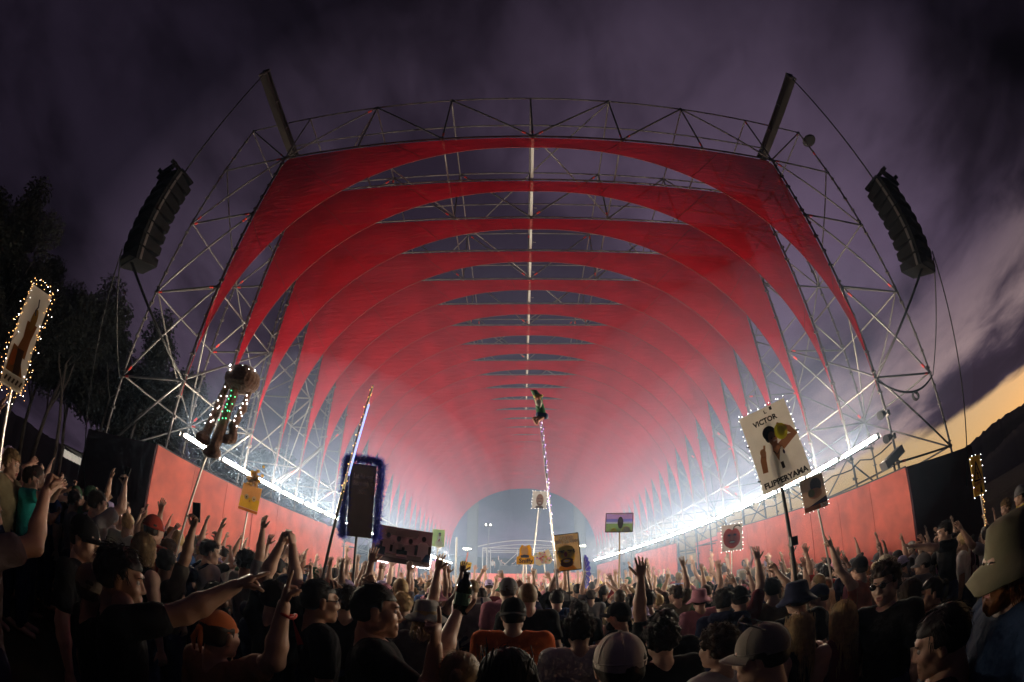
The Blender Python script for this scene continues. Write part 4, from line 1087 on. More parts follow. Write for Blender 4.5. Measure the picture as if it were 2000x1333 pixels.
class Sign:
    """board in its own frame: x right, z up, faces -Y; origin of the thing at the foot of its pole"""
    def __init__(s, name, label, C, w, h, az, roll, foot, cat='sign', th=.012, col=(.75, .73, .68), outline=None, poler=.014, polem=None, top=None, tl=.8, group='signs on poles held above the crowd'):
        s.t = thing(name, label, cat, foot, 0, group); s.w, s.h, s.th = w, h, th
        s.M = Matrix.Translation(Vector(C) - Vector(foot)) @ Matrix.Rotation(R(-az), 4, 'Z') @ Matrix.Rotation(R(-roll), 4, 'Y')
        pts = outline or [(-.5, -.5), (.5, -.5), (.5, .5), (-.5, .5)]; n = len(pts); m = MB()
        vs = [(u * w, -th / 2, v * h) for u, v in pts] + [(u * w, th / 2, v * h) for u, v in pts]
        m.add(vs, [tuple(range(n)), tuple(range(2 * n - 1, n - 1, -1))] + [(i, i + n, (i + 1) % n + n, (i + 1) % n) for i in range(n)])
        s.board = m.build('board', pm(col, tl), s.t); s.board.matrix_basis = s.M; s.layer = 0
        if foot is not None:
            p = s.M @ Vector((0, th / 2 + poler, h * .3)); rod('pole', (0, 0, 0), p if top is None else Vector(top) - Vector(foot), poler, polem or alu, s.t)
    def shape(s, pts, col, name='print'):
        s.layer += 1; m = MB(); y = -s.th / 2 - .0015 * s.layer; m.poly([(u * s.w, y, v * s.h) for u, v in pts]); return m.build(name, col if not isinstance(col, tuple) else pm(col), s.board)
    def ell(s, c, r, col, a0=0, a1=360, n=20, rot=0):
        ro = R(rot); P_ = []
        for k in range(n + (0 if a1 - a0 >= 360 else 1)):
            a = R(a0 + (a1 - a0) * k / n); u, v = r[0] * math.cos(a), r[1] * math.sin(a); P_.append((c[0] + u * math.cos(ro) - v * math.sin(ro), c[1] + u * math.sin(ro) + v * math.cos(ro)))
        return s.shape(P_, col)
    def rect(s, u0, v0, u1, v1, col): return s.shape([(u0, v0), (u1, v0), (u1, v1), (u0, v1)], col)
    def limb(s, pts, w, col):
        """broad painted stroke through points"""
        L_, R_ = [], []
        for i, (u, v) in enumerate(pts):
            a, b = pts[max(0, i - 1)], pts[min(len(pts) - 1, i + 1)]; dx, dy = (b[0] - a[0]) * s.w, (b[1] - a[1]) * s.h; l = math.hypot(dx, dy); ww = w[i] if isinstance(w, (list, tuple)) else w
            nx, ny = -dy / l * ww / s.w, dx / l * ww / s.h; L_.append((u + nx, v + ny)); R_.append((u - nx, v - ny))
        for i in range(len(pts) - 1): s.shape([R_[i], R_[i + 1], L_[i + 1], L_[i]], col); s.layer -= 1
        s.layer += 1
    def text(s, body, c, hgt, width, col=(.01, .01, .012), bold=.0, rot=0):
        s.layer += 1; o = link('lettering', text_mesh(body, hgt, pm(col, .1 if sum(col) < 1 else .6), bold, width), s.board); o.matrix_basis = Matrix.Translation((c[0] * s.w, -s.th / 2 - .0015 * s.layer - .001, c[1] * s.h)) @ Matrix.Rotation(R(rot), 4, 'Y'); return o
    def lights(s, path, n, m, jit=.012, r=.0075, closed=True):
        """a string of small bulbs along a path in board units"""
        b = MB(); wire = MB(); P_ = [Vector((u * s.w, 0, v * s.h)) for u, v in path]
        if closed: P_.append(P_[0])
        seg = [(a, c, (c - a).length) for a, c in zip(P_[:-1], P_[1:])]; tot = sum(q[2] for q in seg); pts = []
        for k in range(n):
            d = tot * (k + random.uniform(-.3, .3)) / n
            for a, c, l in seg:
                if d <= l or (a, c, l) == seg[-1]: p = a.lerp(c, max(0, min(1, d / l))); break
                d -= l
            p = p + Vector((random.uniform(-jit, jit), random.uniform(-.02, 0) - s.th, random.uniform(-jit, jit))); pts.append(p); b.ball(p, r * random.uniform(.8, 1.25), 6, 4)
        wire.tube(pts, .0015, 4, False); o = b.build('fairy_light', m, s.board); tag(o, None, None, kind='stuff'); wire.build('light_wire', rope, s.board)
SQ = [(-.52, -.52), (.52, -.52), (.52, .52), (-.52, .52)]
def pole_lights(parent, a, b, n, m, r=.008, rad=.022):
    q = MB(); a, b = Vector(a), Vector(b); d = (b - a); u = d.orthogonal().normalized(); v = d.normalized().cross(u)
    for k in range(n):
        t = k / n; an = k * 1.7; q.ball(a + d * t + (u * math.cos(an) + v * math.sin(an)) * random.uniform(.6, 1.6) * rad, r * random.uniform(.8, 1.3), 6, 4)
    tag(q.build('fairy_light', m, parent), None, None, kind='stuff')

# white board with basketball player print
s = Sign('picture_sign', 'white sign reading VICTOR FLIPPERYAMA, with fairy lights and a singlet player print', (2.74, 4.06, 2.95), .58, .92, 34, 9, (2.80, 4.03, .95), polem=blackpole, poler=.022)
for c, a in (((.04, .44), 'L'), ((.17, .455), 'I')): s.text(a, c, .055, .03, bold=.002)
s.text('VICTOR', (-.02, .335), .085, .30, bold=.0035)
B1 = (.26, .115, .055)
s.limb([(.08, -.05), (.30, .02), (.44, .04), (.37, .12), (.16, .235)], [.05, .048, .04, .036, .026], B1)
s.shape([(-.24, -.36), (-.19, -.12), (-.10, -.06), (.02, -.08), (.12, -.04), (.16, -.14), (.17, -.36)], (.70, .70, .70))
s.shape([(-.02, -.20), (-.07, -.06), (-.05, .03), (.06, .03), (.08, -.06)], B1); s.ell((-.03, .17), (.135, .09), (.012, .010, .012)); s.ell((-.09, .13), (.055, .07), (.012, .010, .012)); s.ell((.0, .085), (.088, .095), (.32, .15, .075))
for u in (-.02, .05): s.ell((u, .10), (.014, .007), (.02, .012, .01))
s.ell((.03, .055), (.035, .010), (.55, .45, .42)); s.ell((.20, .13), (.135, .105), (.50, .48, .02)); s.ell((.20, .13), (.08, .062), (.42, .40, .015))
s.limb([(-.34, -.27), (-.31, -.12), (-.27, -.05)], [.03, .035, .03], B1); s.ell((-.27, -.03), (.06, .05), (.34, .17, .09)); s.limb([(-.24, -.02), (-.20, .05)], .012, (.34, .17, .09))
s.limb([(-.07, -.06), (-.01, -.12), (.08, -.06)], .006, (.03, .02, .02)); s.ell((.12, -.12), (.022, .028), (.05, .04, .10)); s.text('1', (.02, -.27), .10, .035, bold=.004)
s.text('FLIPPERYAMA', (.0, -.43), .088, .52, bold=.004)
s.lights(SQ, 46, glow_w, .016, .0036)
for v, u in ((.12, -.51), (-.33, -.51), (.05, .51)): s.limb([(u - .03, v), (u + .03, v - .012)], .008, (.015, .015, .015))
m = MB(); m.box((-.02, 0, .92), (.09, .05, .10)); o = m.build('clamp', blackpole, s.t)
# box sign beside it
s = Sign('picture_sign', 'small brown picture sign with BOX in red corner, lit edge, near the right wall', (4.00, 5.12, 2.49), .36, .48, 37, 3, (4.12, 5.03, .9), col=(.82, .78, .74), poler=.016)
s.rect(-.5, -.5, .5, .5, (.42, .30, .23))
s.rect(-.5, .1, .5, .5, (.32, .27, .24)); s.ell((.14, .22), (.24, .22), (.09, .10, .12)); s.ell((.05, -.02), (.30, .16), (.36, .20, .12)); s.ell((-.1, .02), (.14, .12), (.20, .22, .10)); s.shape([(-.3, -.36), (.5, -.18), (.5, -.36)], (.05, .03, .08)); s.rect(-.5, -.5, .5, -.36, (.30, .11, .06)); s.rect(.12, -.5, .5, -.36, (.55, .10, .06)); s.text('BOX', (.33, -.43), .075, .11, (.8, .7, .62), .002); s.lights(SQ, 22, glow_w, .006, .003)
# caution sign
YL = (.62, .40, .02)
s = Sign('warning_sign', 'narrow yellow slippery floor warning sign with white bulbs at the right edge', (5.64, 3.24, 1.82), .26, .52, 12, -4, (5.68, 3.22, .45), col=YL, tl=.3, poler=.012)
for a, b in (((-.34, -.12), (.36, -.12)), ((.36, -.12), (.0, .36)), ((.0, .36), (-.34, -.12))): s.limb([a, b], .011, (.015, .012, .01))
s.limb([(-.05, .10), (.03, .02), (.10, .06)], .012, (.015, .012, .01)); s.ell((-.06, .135), (.035, .02), (.015, .012, .01)); s.limb([(.03, .02), (.0, -.05), (.08, -.07)], .010, (.015, .012, .01)); s.text('SLIPPERY', (.0, -.21), .05, .19, (.20, .03, .01), .001); s.text('NO', (-.2, -.36), .06, .06, (.30, .04, .01), .001); s.limb([(.14, -.30), (.15, -.36), (.10, -.45)], .018, (.015, .012, .01)); s.limb([(.15, -.36), (.24, -.45)], .012, (.015, .012, .01)); s.ell((.14, -.275), (.05, .025), (.015, .012, .01))
s.lights(SQ, 16, glow_w, .008, .0042); pole_lights(s.t, (0, 0, 1.1), (-.02, .0, .62), 14, glow_y, .006, .01)
# pepper face
s = Sign('picture_sign', 'white sign with a smiling red pepper print by the right wall', (4.51, 8.93, 2.36), .46, .58, 27, -4, (4.40, 8.98, .9), col=(.72, .66, .62))
s.ell((-.16, .0), (.27, .36), (.48, .055, .03)); s.ell((.16, .0), (.25, .35), (.48, .055, .03)); s.ell((0, -.08), (.36, .34), (.50, .065, .035)); s.limb([(.08, .30), (.12, .40), (.24, .455), (.38, .44), (.42, .37)], .014, (.03, .05, .03)); s.ell((.0, -.17), (.16, .07), (.30, .02, .02)); s.ell((0, -.17), (.12, .03), (.75, .6, .55))
for u in (-.14, .15): s.ell((u, .10), (.09, .05), (.22, .03, .03)); s.ell((u, .10), (.045, .025), (.03, .02, .02))
s.ell((.0, -.02), (.06, .07), (.56, .10, .06)); s.lights(SQ, 26, glow_w, .008, .0045)
m = MB(); m.box((-.02, -.02, 1.08), (.06, .02, .09)); m.build('tag', pm((.75, .7, .66)), s.t)
# framed landscape picture
s = Sign('picture_sign', 'framed landscape picture sign with purple sky and a dark head on a crooked wooden pole', (2.19, 9.76, 3.08), .60, .43, 13, -5, (2.10, 9.80, 1.0), polem=wood, col=(.85, .83, .86), poler=.018)
s.rect(-.5, .15, .5, .5, (.62, .42, .85)); s.rect(-.5, .02, .5, .2, (.30, .32, .85)); s.rect(-.5, -.06, .5, .05, (.7, .78, .92)); s.rect(-.5, -.5, .5, -.05, (.28, .46, .17)); s.limb([(-.3, .47), (.25, .42)], .014, (.75, .62, .75)); s.ell((-.2, -.48), (.12, .2), (.62, .48, .05), 0, 180); s.ell((.25, -.48), (.20, .30), (.66, .60, .30), 0, 180); s.ell((.28, -.40), (.12, .17), (.78, .76, .70)); s.ell((.04, -.0), (.105, .32), (.11, .07, .065)); s.ell((.04, .12), (.07, .12), (.17, .11, .10))
for a, b in (((-.5, -.5), (.5, -.5)), ((-.5, .5), (.5, .5)), ((-.5, -.5), (-.5, .5)), ((.5, -.5), (.5, .5))): s.limb([a, b], .011, (.10, .06, .09))
# HAVE YOU SEEN THIS MAN
s = Sign('picture_sign', 'brown poster sign reading HAVE YOU SEEN THIS MAN with a big yellow face', (.82, 7.96, 2.34), .46, .67, 6, 4.3, (.90, 7.97, .95), col=(.85, .82, .78), polem=blackpole, poler=.016)
s.rect(-.5, -.5, .5, .5, (.62, .45, .24)); s.text('HAVE YOU', (.02, .40), .085, .26, (1., .96, .9), .005); s.text('SEEN THIS MAN?', (.02, .295), .085, .42, (1., .96, .9), .005)
FA = (1.0, .66, .05); s.shape([(-.42, -.5), (-.30, -.36), (.2, -.36), (.36, -.5)], (.80, .34, .03)); s.ell((-.02, .0), (.34, .20), (.022, .014, .016)); s.ell((-.02, -.11), (.32, .27), FA); s.ell((-.02, .10), (.31, .08), (1.0, .85, .2)); s.ell((-.02, -.30), (.25, .11), (.22, .09, .03)); s.ell((-.02, -.22), (.25, .06), (.20, .08, .03)); s.ell((-.02, -.235), (.14, .05), FA); s.ell((-.02, -.235), (.10, .022), (.82, .72, .62))
s.limb([(-.24, .035), (-.08, .05)], .009, (.05, .025, .01)); s.limb([(.04, .05), (.22, .04)], .009, (.05, .025, .01)); s.ell((-.16, .0), (.06, .013), (.06, .03, .02)); s.ell((.13, .0), (.06, .013), (.06, .03, .02)); s.ell((-.04, -.05), (.06, .07), (.62, .12, .03)); s.ell((-.19, -.09), (.06, .05), (.80, .62, .12)); s.ell((.15, -.09), (.06, .05), (.78, .55, .10))
for a, b in (((-.5, -.5), (.5, -.5)), ((-.5, .5), (.5, .5)), ((-.5, -.5), (-.5, .5)), ((.5, -.5), (.5, .5))): s.limb([a, b], .008, (.03, .02, .015))
# yellow cut-out lettered sign
s = Sign('cutout_sign', 'yellow cut-out sign with the word Sniffy below a pale shape', (.14, 11.0, 2.52), .42, .50, 1, 0, (.20, 11.0, .9), col=(.70, .46, .02), outline=[(-.5, -.5), (.5, -.5), (.5, -.1), (.36, -.05), (.36, .30), (.24, .5), (-.05, .42), (-.20, .5), (-.34, .30), (-.36, -.05), (-.5, -.12)])
s.ell((-.04, .16), (.20, .30), (.72, .66, .60)); s.shape([(-.26, -.16), (-.28, -.04), (-.04, .0), (.22, -.04), (.2, -.16)], (.06, .10, .30)); s.text('Sniffy', (.03, -.32), .15, .34, bold=.004); s.limb([(-.48, -.46), (.48, -.46)], .012, (.80, .62, .10))
rod('leg', (-.12, .02, 0), (-.10, .02, 1.45), .018, alu, s.t)
# patchwork flower sign
s = Sign('cutout_sign', 'ragged floral patchwork cut-out sign just right of the Sniffy sign', (.62, 11.98, 2.50), .46, .42, 3, 10, (.80, 11.95, .9), col=(.68, .62, .50), outline=[(-.5, -.35), (-.3, -.5), (.0, -.42), (.3, -.5), (.5, -.3), (.46, .1), (.38, .5), (.1, .38), (-.2, .40), (-.46, .15)])
rr = random.Random(5)
for k in range(34): s.ell((rr.uniform(-.4, .42), rr.uniform(-.4, .36)), (rr.uniform(.04, .10), rr.uniform(.04, .10)), rr.choice([(.45, .20, .60), (.70, .50, .08), (.60, .12, .16), (.72, .70, .66), (.20, .36, .12), (.75, .40, .45), (.30, .16, .55)]), n=7)
# small yellow placard
s = Sign('placard', 'small plain yellow placard on two thin sticks left of the stage', (-1.39, 11.92, 2.25), .27, .21, -7, -9, (-1.45, 11.92, .9), col=(.74, .56, .06), poler=.008); s.limb([(-.38, .22), (.38, .22)], .010, (.16, .12, .03)); s.limb([(-.4, .36), (.4, .36)], .010, (.55, .46, .22)); rod('stick', (.09, .03, 0), (.10, .02, 1.3), .008, alu, s.t); rod('flag_stick', (.05, .03, 1.42), (.10, .03, 1.72), .018, pm((.70, .35, .30)), s.t)
# green picture
s = Sign('picture_sign', 'pale green picture sign of a figure in white, on a glowing magenta pole', (-2.48, 13.78, 3.16), .38, .56, -10, 0, (-2.52, 13.77, 1.0), col=(.50, .60, .36), polem=whitebeam, poler=.022); s.rect(-.45, -.45, .45, .45, (.48, .62, .34)); s.ell((.05, -.34), (.34, .26), (.74, .72, .66)); s.limb([(.05, -.3), (.08, .1)], .055, (.72, .70, .66)); s.ell((.10, .18), (.10, .09), (.30, .16, .10)); s.ell((.10, .26), (.10, .06), (.04, .03, .02)); s.limb([(.03, -.2), (.10, -.05)], .018, (.5, .10, .08))
rod('glow_tube', (0, -.04, .5), (0, -.04, 1.5), .024, mat('magenta_tube', (1, .4, 1), .4, emit=(1, .25, .9), estr=3.), s.t)
# paper face high on a stick
s = Sign('picture_sign', 'white paper face print high on a thin pole before the far arch', (.58, 12.99, 4.31), .42, .52, 2.6, -3, (.22, 13.0, 1.0), col=(.75, .73, .71), tl=.5); s.shape([(-.36, -.5), (-.2, -.36), (.2, -.36), (.36, -.5)], (.14, .11, .10)); s.ell((.02, -.02), (.26, .36), (.42, .25, .18)); s.ell((.02, -.22), (.20, .14), (.30, .17, .12)); s.ell((.02, -.19), (.11, .035), (.78, .70, .64))
for u in (-.09, .12): s.ell((u, .06), (.055, .02), (.10, .06, .05))
s.lights(SQ, 18, glow_w, .01, .005); c = MB(); c.tube([(.42, 0, 3.05), (.30, 0, 2.7), (.22, 0, 2.3), (.18, 0, 1.9)], .006, 5); c.build('ribbon', whitebeam, s.t)
# dark group photograph
s = Sign('photo_sign', 'wide dark photograph of four people in pale shirts with bulbs along its edge', (-1.86, 7.06, 2.31), .95, .60, -14.7, -3, (-1.95, 7.05, .9), col=(.55, .46, .48), tl=.8)
s.rect(-.5, -.5, .5, .5, (.20, .13, .15)); s.rect(-.30, .26, .26, .45, (.42, .34, .32))
for u, hh in ((-.24, .0), (-.06, -.06), (.14, -.08), (.36, .03)):
    s.shape([(u - .10, -.30), (u - .11, .05 + hh), (u - .05, .14 + hh), (u + .05, .14 + hh), (u + .11, .05 + hh), (u + .10, -.30)], (.62, .48, .50)); s.limb([(u - .11, .05 + hh), (u - .115, -.2)], .022, (.03, .02, .02)); s.limb([(u + .11, .05 + hh), (u + .115, -.2)], .022, (.03, .02, .02)); s.ell((u, .24 + hh), (.038, .075), (.022, .014, .014))
s.rect(-.44, -.32, -.27, -.10, (.03, .05, .09)); s.rect(-.08, -.24, .10, -.12, (.012, .012, .014)); s.shape([(.34, -.36), (.48, -.36), (.48, -.16), (.42, -.14)], (.03, .05, .09)); s.rect(-.5, -.5, .5, -.36, (.10, .07, .06)); s.rect(-.26, -.36, -.08, -.26, (.24, .18, .16)); s.rect(.1, -.36, .34, -.24, (.24, .18, .16))
s.lights([(-.5, -.52), (-.18, -.53)], 12, glow_w, .003, .009, False); s.lights([(.15, -.53), (.5, -.52), (.51, -.1)], 16, glow_w, .003, .009, False)
# orange cut-out
s = Sign('cutout_sign', 'orange and yellow bag shaped cut-out sign with two eyes and fluffy crest', (-4.38, 6.34, 2.66), .34, .46, -34.6, -4, (-4.46, 6.30, 1.0), col=(.92, .80, .55), th=.02)
s.rect(-.5, -.38, .5, .02, (.90, .68, .05)); s.rect(-.5, .02, .5, .5, (.92, .58, .26)); s.rect(-.5, -.5, .5, -.40, (.70, .22, .03))
for u in (-.2, .2): s.ell((u, .03), (.11, .10), (.85, .83, .80)); s.ell((u, .02), (.035, .03), (.02, .02, .02))
s.ell((.0, -.10), (.05, .05), (.70, .40, .04))
m = MB(); rr = random.Random(3)
for k in range(70):
    p = Vector((rr.gauss(0, .05), rr.gauss(0, .03), .24 + abs(rr.gauss(0, .10)))); m.ball(p, rr.uniform(.02, .04), 6, 4)
o = m.build('crest', pm((.80, .56, .14)), s.board, True); tag(o, None, None, kind='stuff')
# tiny white note sign and a red oval
s = Sign('placard', 'tiny white lettered placard near the left red wall', (-4.39, 7.86, 2.29), .12, .20, -29, 2, (-4.40, 7.86, 1.2), poler=.007)
for v in (.3, .1, -.1): s.limb([(-.35, v), (.35, v - .02)], .008, (.10, .10, .10))
s = Sign('cutout_sign', 'small red oval sign edged with bulbs beside the tinsel sign pole', (-2.6, 8.4, 2.42), .22, .36, -17, 0, (-2.6, 8.42, 1.1), col=(.60, .06, .06), outline=[(.5 * math.cos(2 * math.pi * k / 18), .5 * math.sin(2 * math.pi * k / 18)) for k in range(18)]); s.lights([(.5 * math.cos(2 * math.pi * k / 18), .5 * math.sin(2 * math.pi * k / 18)) for k in range(18)], 18, glow_w, .004, .007)
s = Sign('placard', 'narrow white strip placard with dark lettering below the Sniffy sign', (.32, 9.6, 1.98), .10, .22, 2, 4, (.33, 9.62, 1.0), poler=.007); s.limb([(.0, .35), (.0, -.35)], .02, (.12, .10, .12))
# tall sign at the far left, wrapped in bulbs
s = Sign('picture_sign', 'tall white sign wrapped in warm fairy lights at the far left edge', (-3.20, 1.14, 2.51), .21, .72, -70, 5, (-3.17, 1.26, 1.35), col=(.70, .67, .62), tl=.35)
BR = (.30, .13, .04); s.limb([(.12, .16), (.10, .0), (.02, -.18)], [.05, .035, .05], BR); s.ell((.13, .20), (.13, .11), (.34, .20, .05)); s.shape([(-.42, -.36), (-.36, -.10), (.0, -.12), (.10, -.20), (.34, -.36)], BR); s.ell((-.22, -.22), (.14, .08), (.56, .14, .03)); s.limb([(.0, -.12), (.05, -.36)], .03, (.10, .05, .03)); s.rect(-.46, -.48, .46, -.37, (.62, .58, .50))
for k in range(5): s.limb([(-.36 + .17 * k, -.45), (-.28 + .17 * k, -.40)], .008, (.08, .06, .05))
s.limb([(.05, .40), (.12, .33), (.06, .28), (.14, .24)], .006, (.10, .09, .10)); s.lights([(-.56, -.54), (.56, -.54), (.56, .54), (-.56, .54)], 100, glow_y, .03, .0036); s.lights([(-.5, -.6), (.5, -.58), (.6, .2), (.5, .6), (-.5, .6)], 36, glow_w, .045, .0024)
# tinsel coffin board and the tall light pole beside it
s = Sign('tinsel_sign', 'dark lettered board fringed with thick blue tinsel', (-1.74, 4.69, 2.60), .38, .84, -20, 2, (-1.76, 4.66, 1.0), col=(.19, .16, .15), th=.03, tl=.5, polem=blackpole, outline=[(-.36, -.5), (.36, -.5), (.40, .5), (-.40, .5)])
s.shape([(-.36, -.49), (-.30, -.49), (-.33, .44), (-.40, .44)], (.24, .20, .16))
for a, v, w in (('Let the goat', .33, .22), ('Bite with it', .23, .22), ('2021', .12, .10)): s.text(a, (.02, v), .075, w, (.95, .88, .80), .003)
tin = pm((.010, .022, .50), .35); m = MB(); rr = random.Random(9); path = [(-.46, -.52), (-.5, .5), (-.42, .56), (.42, .56), (.52, .5), (.46, -.52)]; P_ = [Vector((u * .40, 0, v * .84)) for u, v in path]
for k in range(7500):
    i = rr.choices(range(5), [1.0, .12, .40, .12, 1.0])[0]; a, b = P_[i], P_[i + 1]; p = a.lerp(b, rr.random()) + Vector((rr.gauss(0, .017), -.04 + rr.gauss(0, .015), rr.gauss(0, .017))); d = Vector((rr.gauss(0, 1), rr.gauss(0, .9), rr.gauss(0, 1))).normalized() * rr.uniform(.04, .10); w = d.orthogonal().normalized() * .0034
    m.add([p - w, p + w, p + d], [(0, 1, 2)])
o = m.build('tinsel', tin, s.board); tag(o, None, None, kind='stuff')
t = thing('light_pole', 'long leaning pole wound with bulbs passing the blue tinsel board', 'pole', (-2.00, 4.34, 1.45), 0, 'signs on poles held above the crowd'); top = Vector((-1.63, 4.30, 3.84)) - Vector((-2.00, 4.34, 1.45))
rod('lower_pole', (0, 0, 0), top * .5, .016, blackpole, t); rod('upper_pole', top * .5, top, .013, alu, t); rod('blue_tube', top * .56 + Vector((.03, -.02, 0)), top * .9 + Vector((.03, -.02, 0)), .009, mat('blue_tube', (.3, .4, 1), .4, emit=(.35, .45, 1), estr=1.6), t); pole_lights(t, top * .45, top, 44, glow_y, .006, .016)
# garden gnome on a tall pole
t = thing('gnome_totem', 'garden gnome figurine in green cap on a tall lit pole', 'figurine', (.60, 6.97, 1.25), 0, 'signs on poles held above the crowd'); tp = Vector((.36, 6.99, 4.60)) - Vector((.60, 6.97, 1.25))
rod('pole', (0, 0, 0), tp, .014, alu, t); rod('pole', (.03, 0, 0), tp + Vector((-.03, 0, -.1)), .009, alu, t); pole_lights(t, tp * .25, tp, 34, glow_w, .0035, .016); pole_lights(t, tp * .5, tp * .97, 40, glow_v, .008, .014)
G0 = Geo(); V, F = sdf_mesh([('c', np.array((0, 0, .02)), np.array((-.02, 0, .17)), .085, .070), ('e', (-.04, 0, .26), (.072, .07, .075))], .012, .03); G0.add(V, F); g = link('jacket', G0.mesh('jacket', mat('gnome_green', (.03, .16, .06), .6)), t); g.location = tp
def gp(name, prims, col, k=.02):
    V, F = sdf_mesh(prims, .011, k); q = Geo(); q.add(V, F); o = link(name, q.mesh(name, mat('gnome_' + name, col, .55)), t); o.location = tp; return o
gp('face', [('e', (-.05, -.045, .27), (.055, .045, .06)), ('e', (-.055, -.095, .265), (.018, .018, .018))], (.55, .22, .14)); gp('beard', [('e', (-.04, -.07, .20), (.06, .035, .07)), ('e', (-.03, -.075, .14), (.03, .03, .05))], (.70, .66, .56)); gp('cap', [('c', np.array((-.05, 0, .32)), np.array((-.10, 0, .42)), .075, .05), ('c', np.array((-.10, 0, .42)), np.array((-.17, .0, .47)), .05, .012)], (.05, .15, .07)); gp('hat_band', [('c', np.array((-.10, -.045, .33)), np.array((.01, -.055, .335)), .032, .03)], (.72, .60, .18)); gp('shorts', [('c', np.array((-.03, -.02, -.01)), np.array((.06, -.03, -.03)), .07, .06)], (.03, .05, .16))
gp('leg', [('c', np.array((-.02, -.04, -.05)), np.array((-.13, -.08, -.09)), .03, .025), ('c', np.array((-.13, -.08, -.09)), np.array((-.10, -.09, -.18)), .025, .022)], (.55, .24, .16)); gp('leg', [('c', np.array((.03, -.05, -.06)), np.array((-.07, -.10, -.14)), .03, .025), ('c', np.array((-.07, -.10, -.14)), np.array((-.08, -.10, -.20)), .024, .022)], (.55, .24, .16)); gp('arm', [('c', np.array((-.07, -.02, .16)), np.array((-.05, -.10, .09)), .028, .024)], (.03, .16, .06))
# plush jellyfish with dangling legs
t = thing('plush_totem', 'brown plush jellyfish with dangling legs and lights on a leaning pole', 'plush toy', (-3.03, 3.20, 1.45), 0, 'signs on poles held above the crowd'); b0 = Vector((-3.03, 3.20, 1.45))
plush = mat('brown_plush', (.20, .095, .055), .95, noise=(40, .3), bump=(90, .8, .01), sheen=.6)
def W2(p): return np.array(Vector(p) - b0)
rod('pole', (0, 0, 0), Vector(W2((-2.84, 3.40, 3.30))), .012, alu, t)
def pl(name, prims, k=.03):
    V, F = sdf_mesh(prims, .014, k); V = V + .004 * np.sin(160 * V[:, [1, 2, 0]]); q = Geo(); q.add(V, F); return link(name, q.mesh(name, plush), t)
c = W2((-2.77, 3.42, 3.43)); pl('bell', [('e', tuple(c), (.205, .17, .15)), ('e', tuple(c + np.array((-.08, 0, -.02))), (.10, .13, .10)), ('e', tuple(c + np.array((.08, 0, -.02))), (.10, .13, .10)), ('c', c + np.array((.0, 0, .08)), c + np.array((.02, 0, .15)), .03, .015)])
pl('leg', [('c', W2((-2.90, 3.36, 3.36)), W2((-2.93, 3.32, 3.0)), .035, .042), ('c', W2((-2.93, 3.32, 3.0)), W2((-2.96, 3.28, 2.74)), .042, .046), ('e', tuple(W2((-2.98, 3.25, 2.72))), (.065, .06, .055)), ('e', tuple(W2((-2.93, 3.28, 2.70))), (.05, .05, .05))]); pl('leg', [('c', W2((-2.79, 3.38, 3.34)), W2((-2.82, 3.34, 2.78)), .05, .048), ('c', W2((-2.82, 3.34, 2.78)), W2((-2.85, 3.32, 2.64)), .048, .052), ('e', tuple(W2((-2.88, 3.30, 2.60))), (.06, .055, .05)), ('e', tuple(W2((-2.81, 3.33, 2.61))), (.055, .055, .055))]); pl('leg', [('c', W2((-2.66, 3.46, 3.36)), W2((-2.68, 3.45, 3.12)), .03, .034), ('c', W2((-2.68, 3.45, 3.12)), W2((-2.73, 3.42, 2.93)), .034, .04), ('c', W2((-2.73, 3.42, 2.93)), W2((-2.71, 3.43, 2.80)), .04, .045), ('e', tuple(W2((-2.76, 3.40, 2.78))), (.07, .055, .05))])
pole_lights(t, c + np.array((-.10, -.16, .06)), c + np.array((.20, -.06, .05)), 16, glow_w, .006, .03); pole_lights(t, Vector(W2((-2.765, 3.33, 3.25))), Vector(W2((-2.79, 3.29, 2.90))), 16, glow_g, .007, .03); pole_lights(t, Vector(W2((-2.86, 3.31, 3.28))), Vector(W2((-2.91, 3.22, 2.8))), 12, glow_w, .005, .03); pole_lights(t, Vector(W2((-2.63, 3.42, 3.25))), Vector(W2((-2.70, 3.37, 2.9))), 10, glow_w, .005, .03)
# blue folding hand fan
t = thing('hand_fan', 'large blue folding fan with white ribs held up right of the brown poster', 'fan', (1.04, 7.38, 1.95), R(-79), 'signs on poles held above the crowd'); fanm = pm((.06, .06, .34), .5)
for k in range(18):
    a0, a1 = R(-88 + 176 * k / 18), R(-88 + 176 * (k + 1) / 18); m = MB(); d0, d1 = .006 * (-1) ** k, .006 * (-1) ** (k + 1); m.add([(math.cos(a0) * .09, d0, math.sin(a0) * .09), (math.cos(a0) * .30, d0 * 2, math.sin(a0) * .30), (math.cos(a1) * .30, d1 * 2, math.sin(a1) * .30), (math.cos(a1) * .09, d1, math.sin(a1) * .09)], [(0, 1, 2, 3)]); m.build('leaf', fanm, t)
    if k % 2: rod('rib', (0, -.012, 0), (math.cos(a0) * .26, -.016, math.sin(a0) * .26), .006, whitebeam, t)
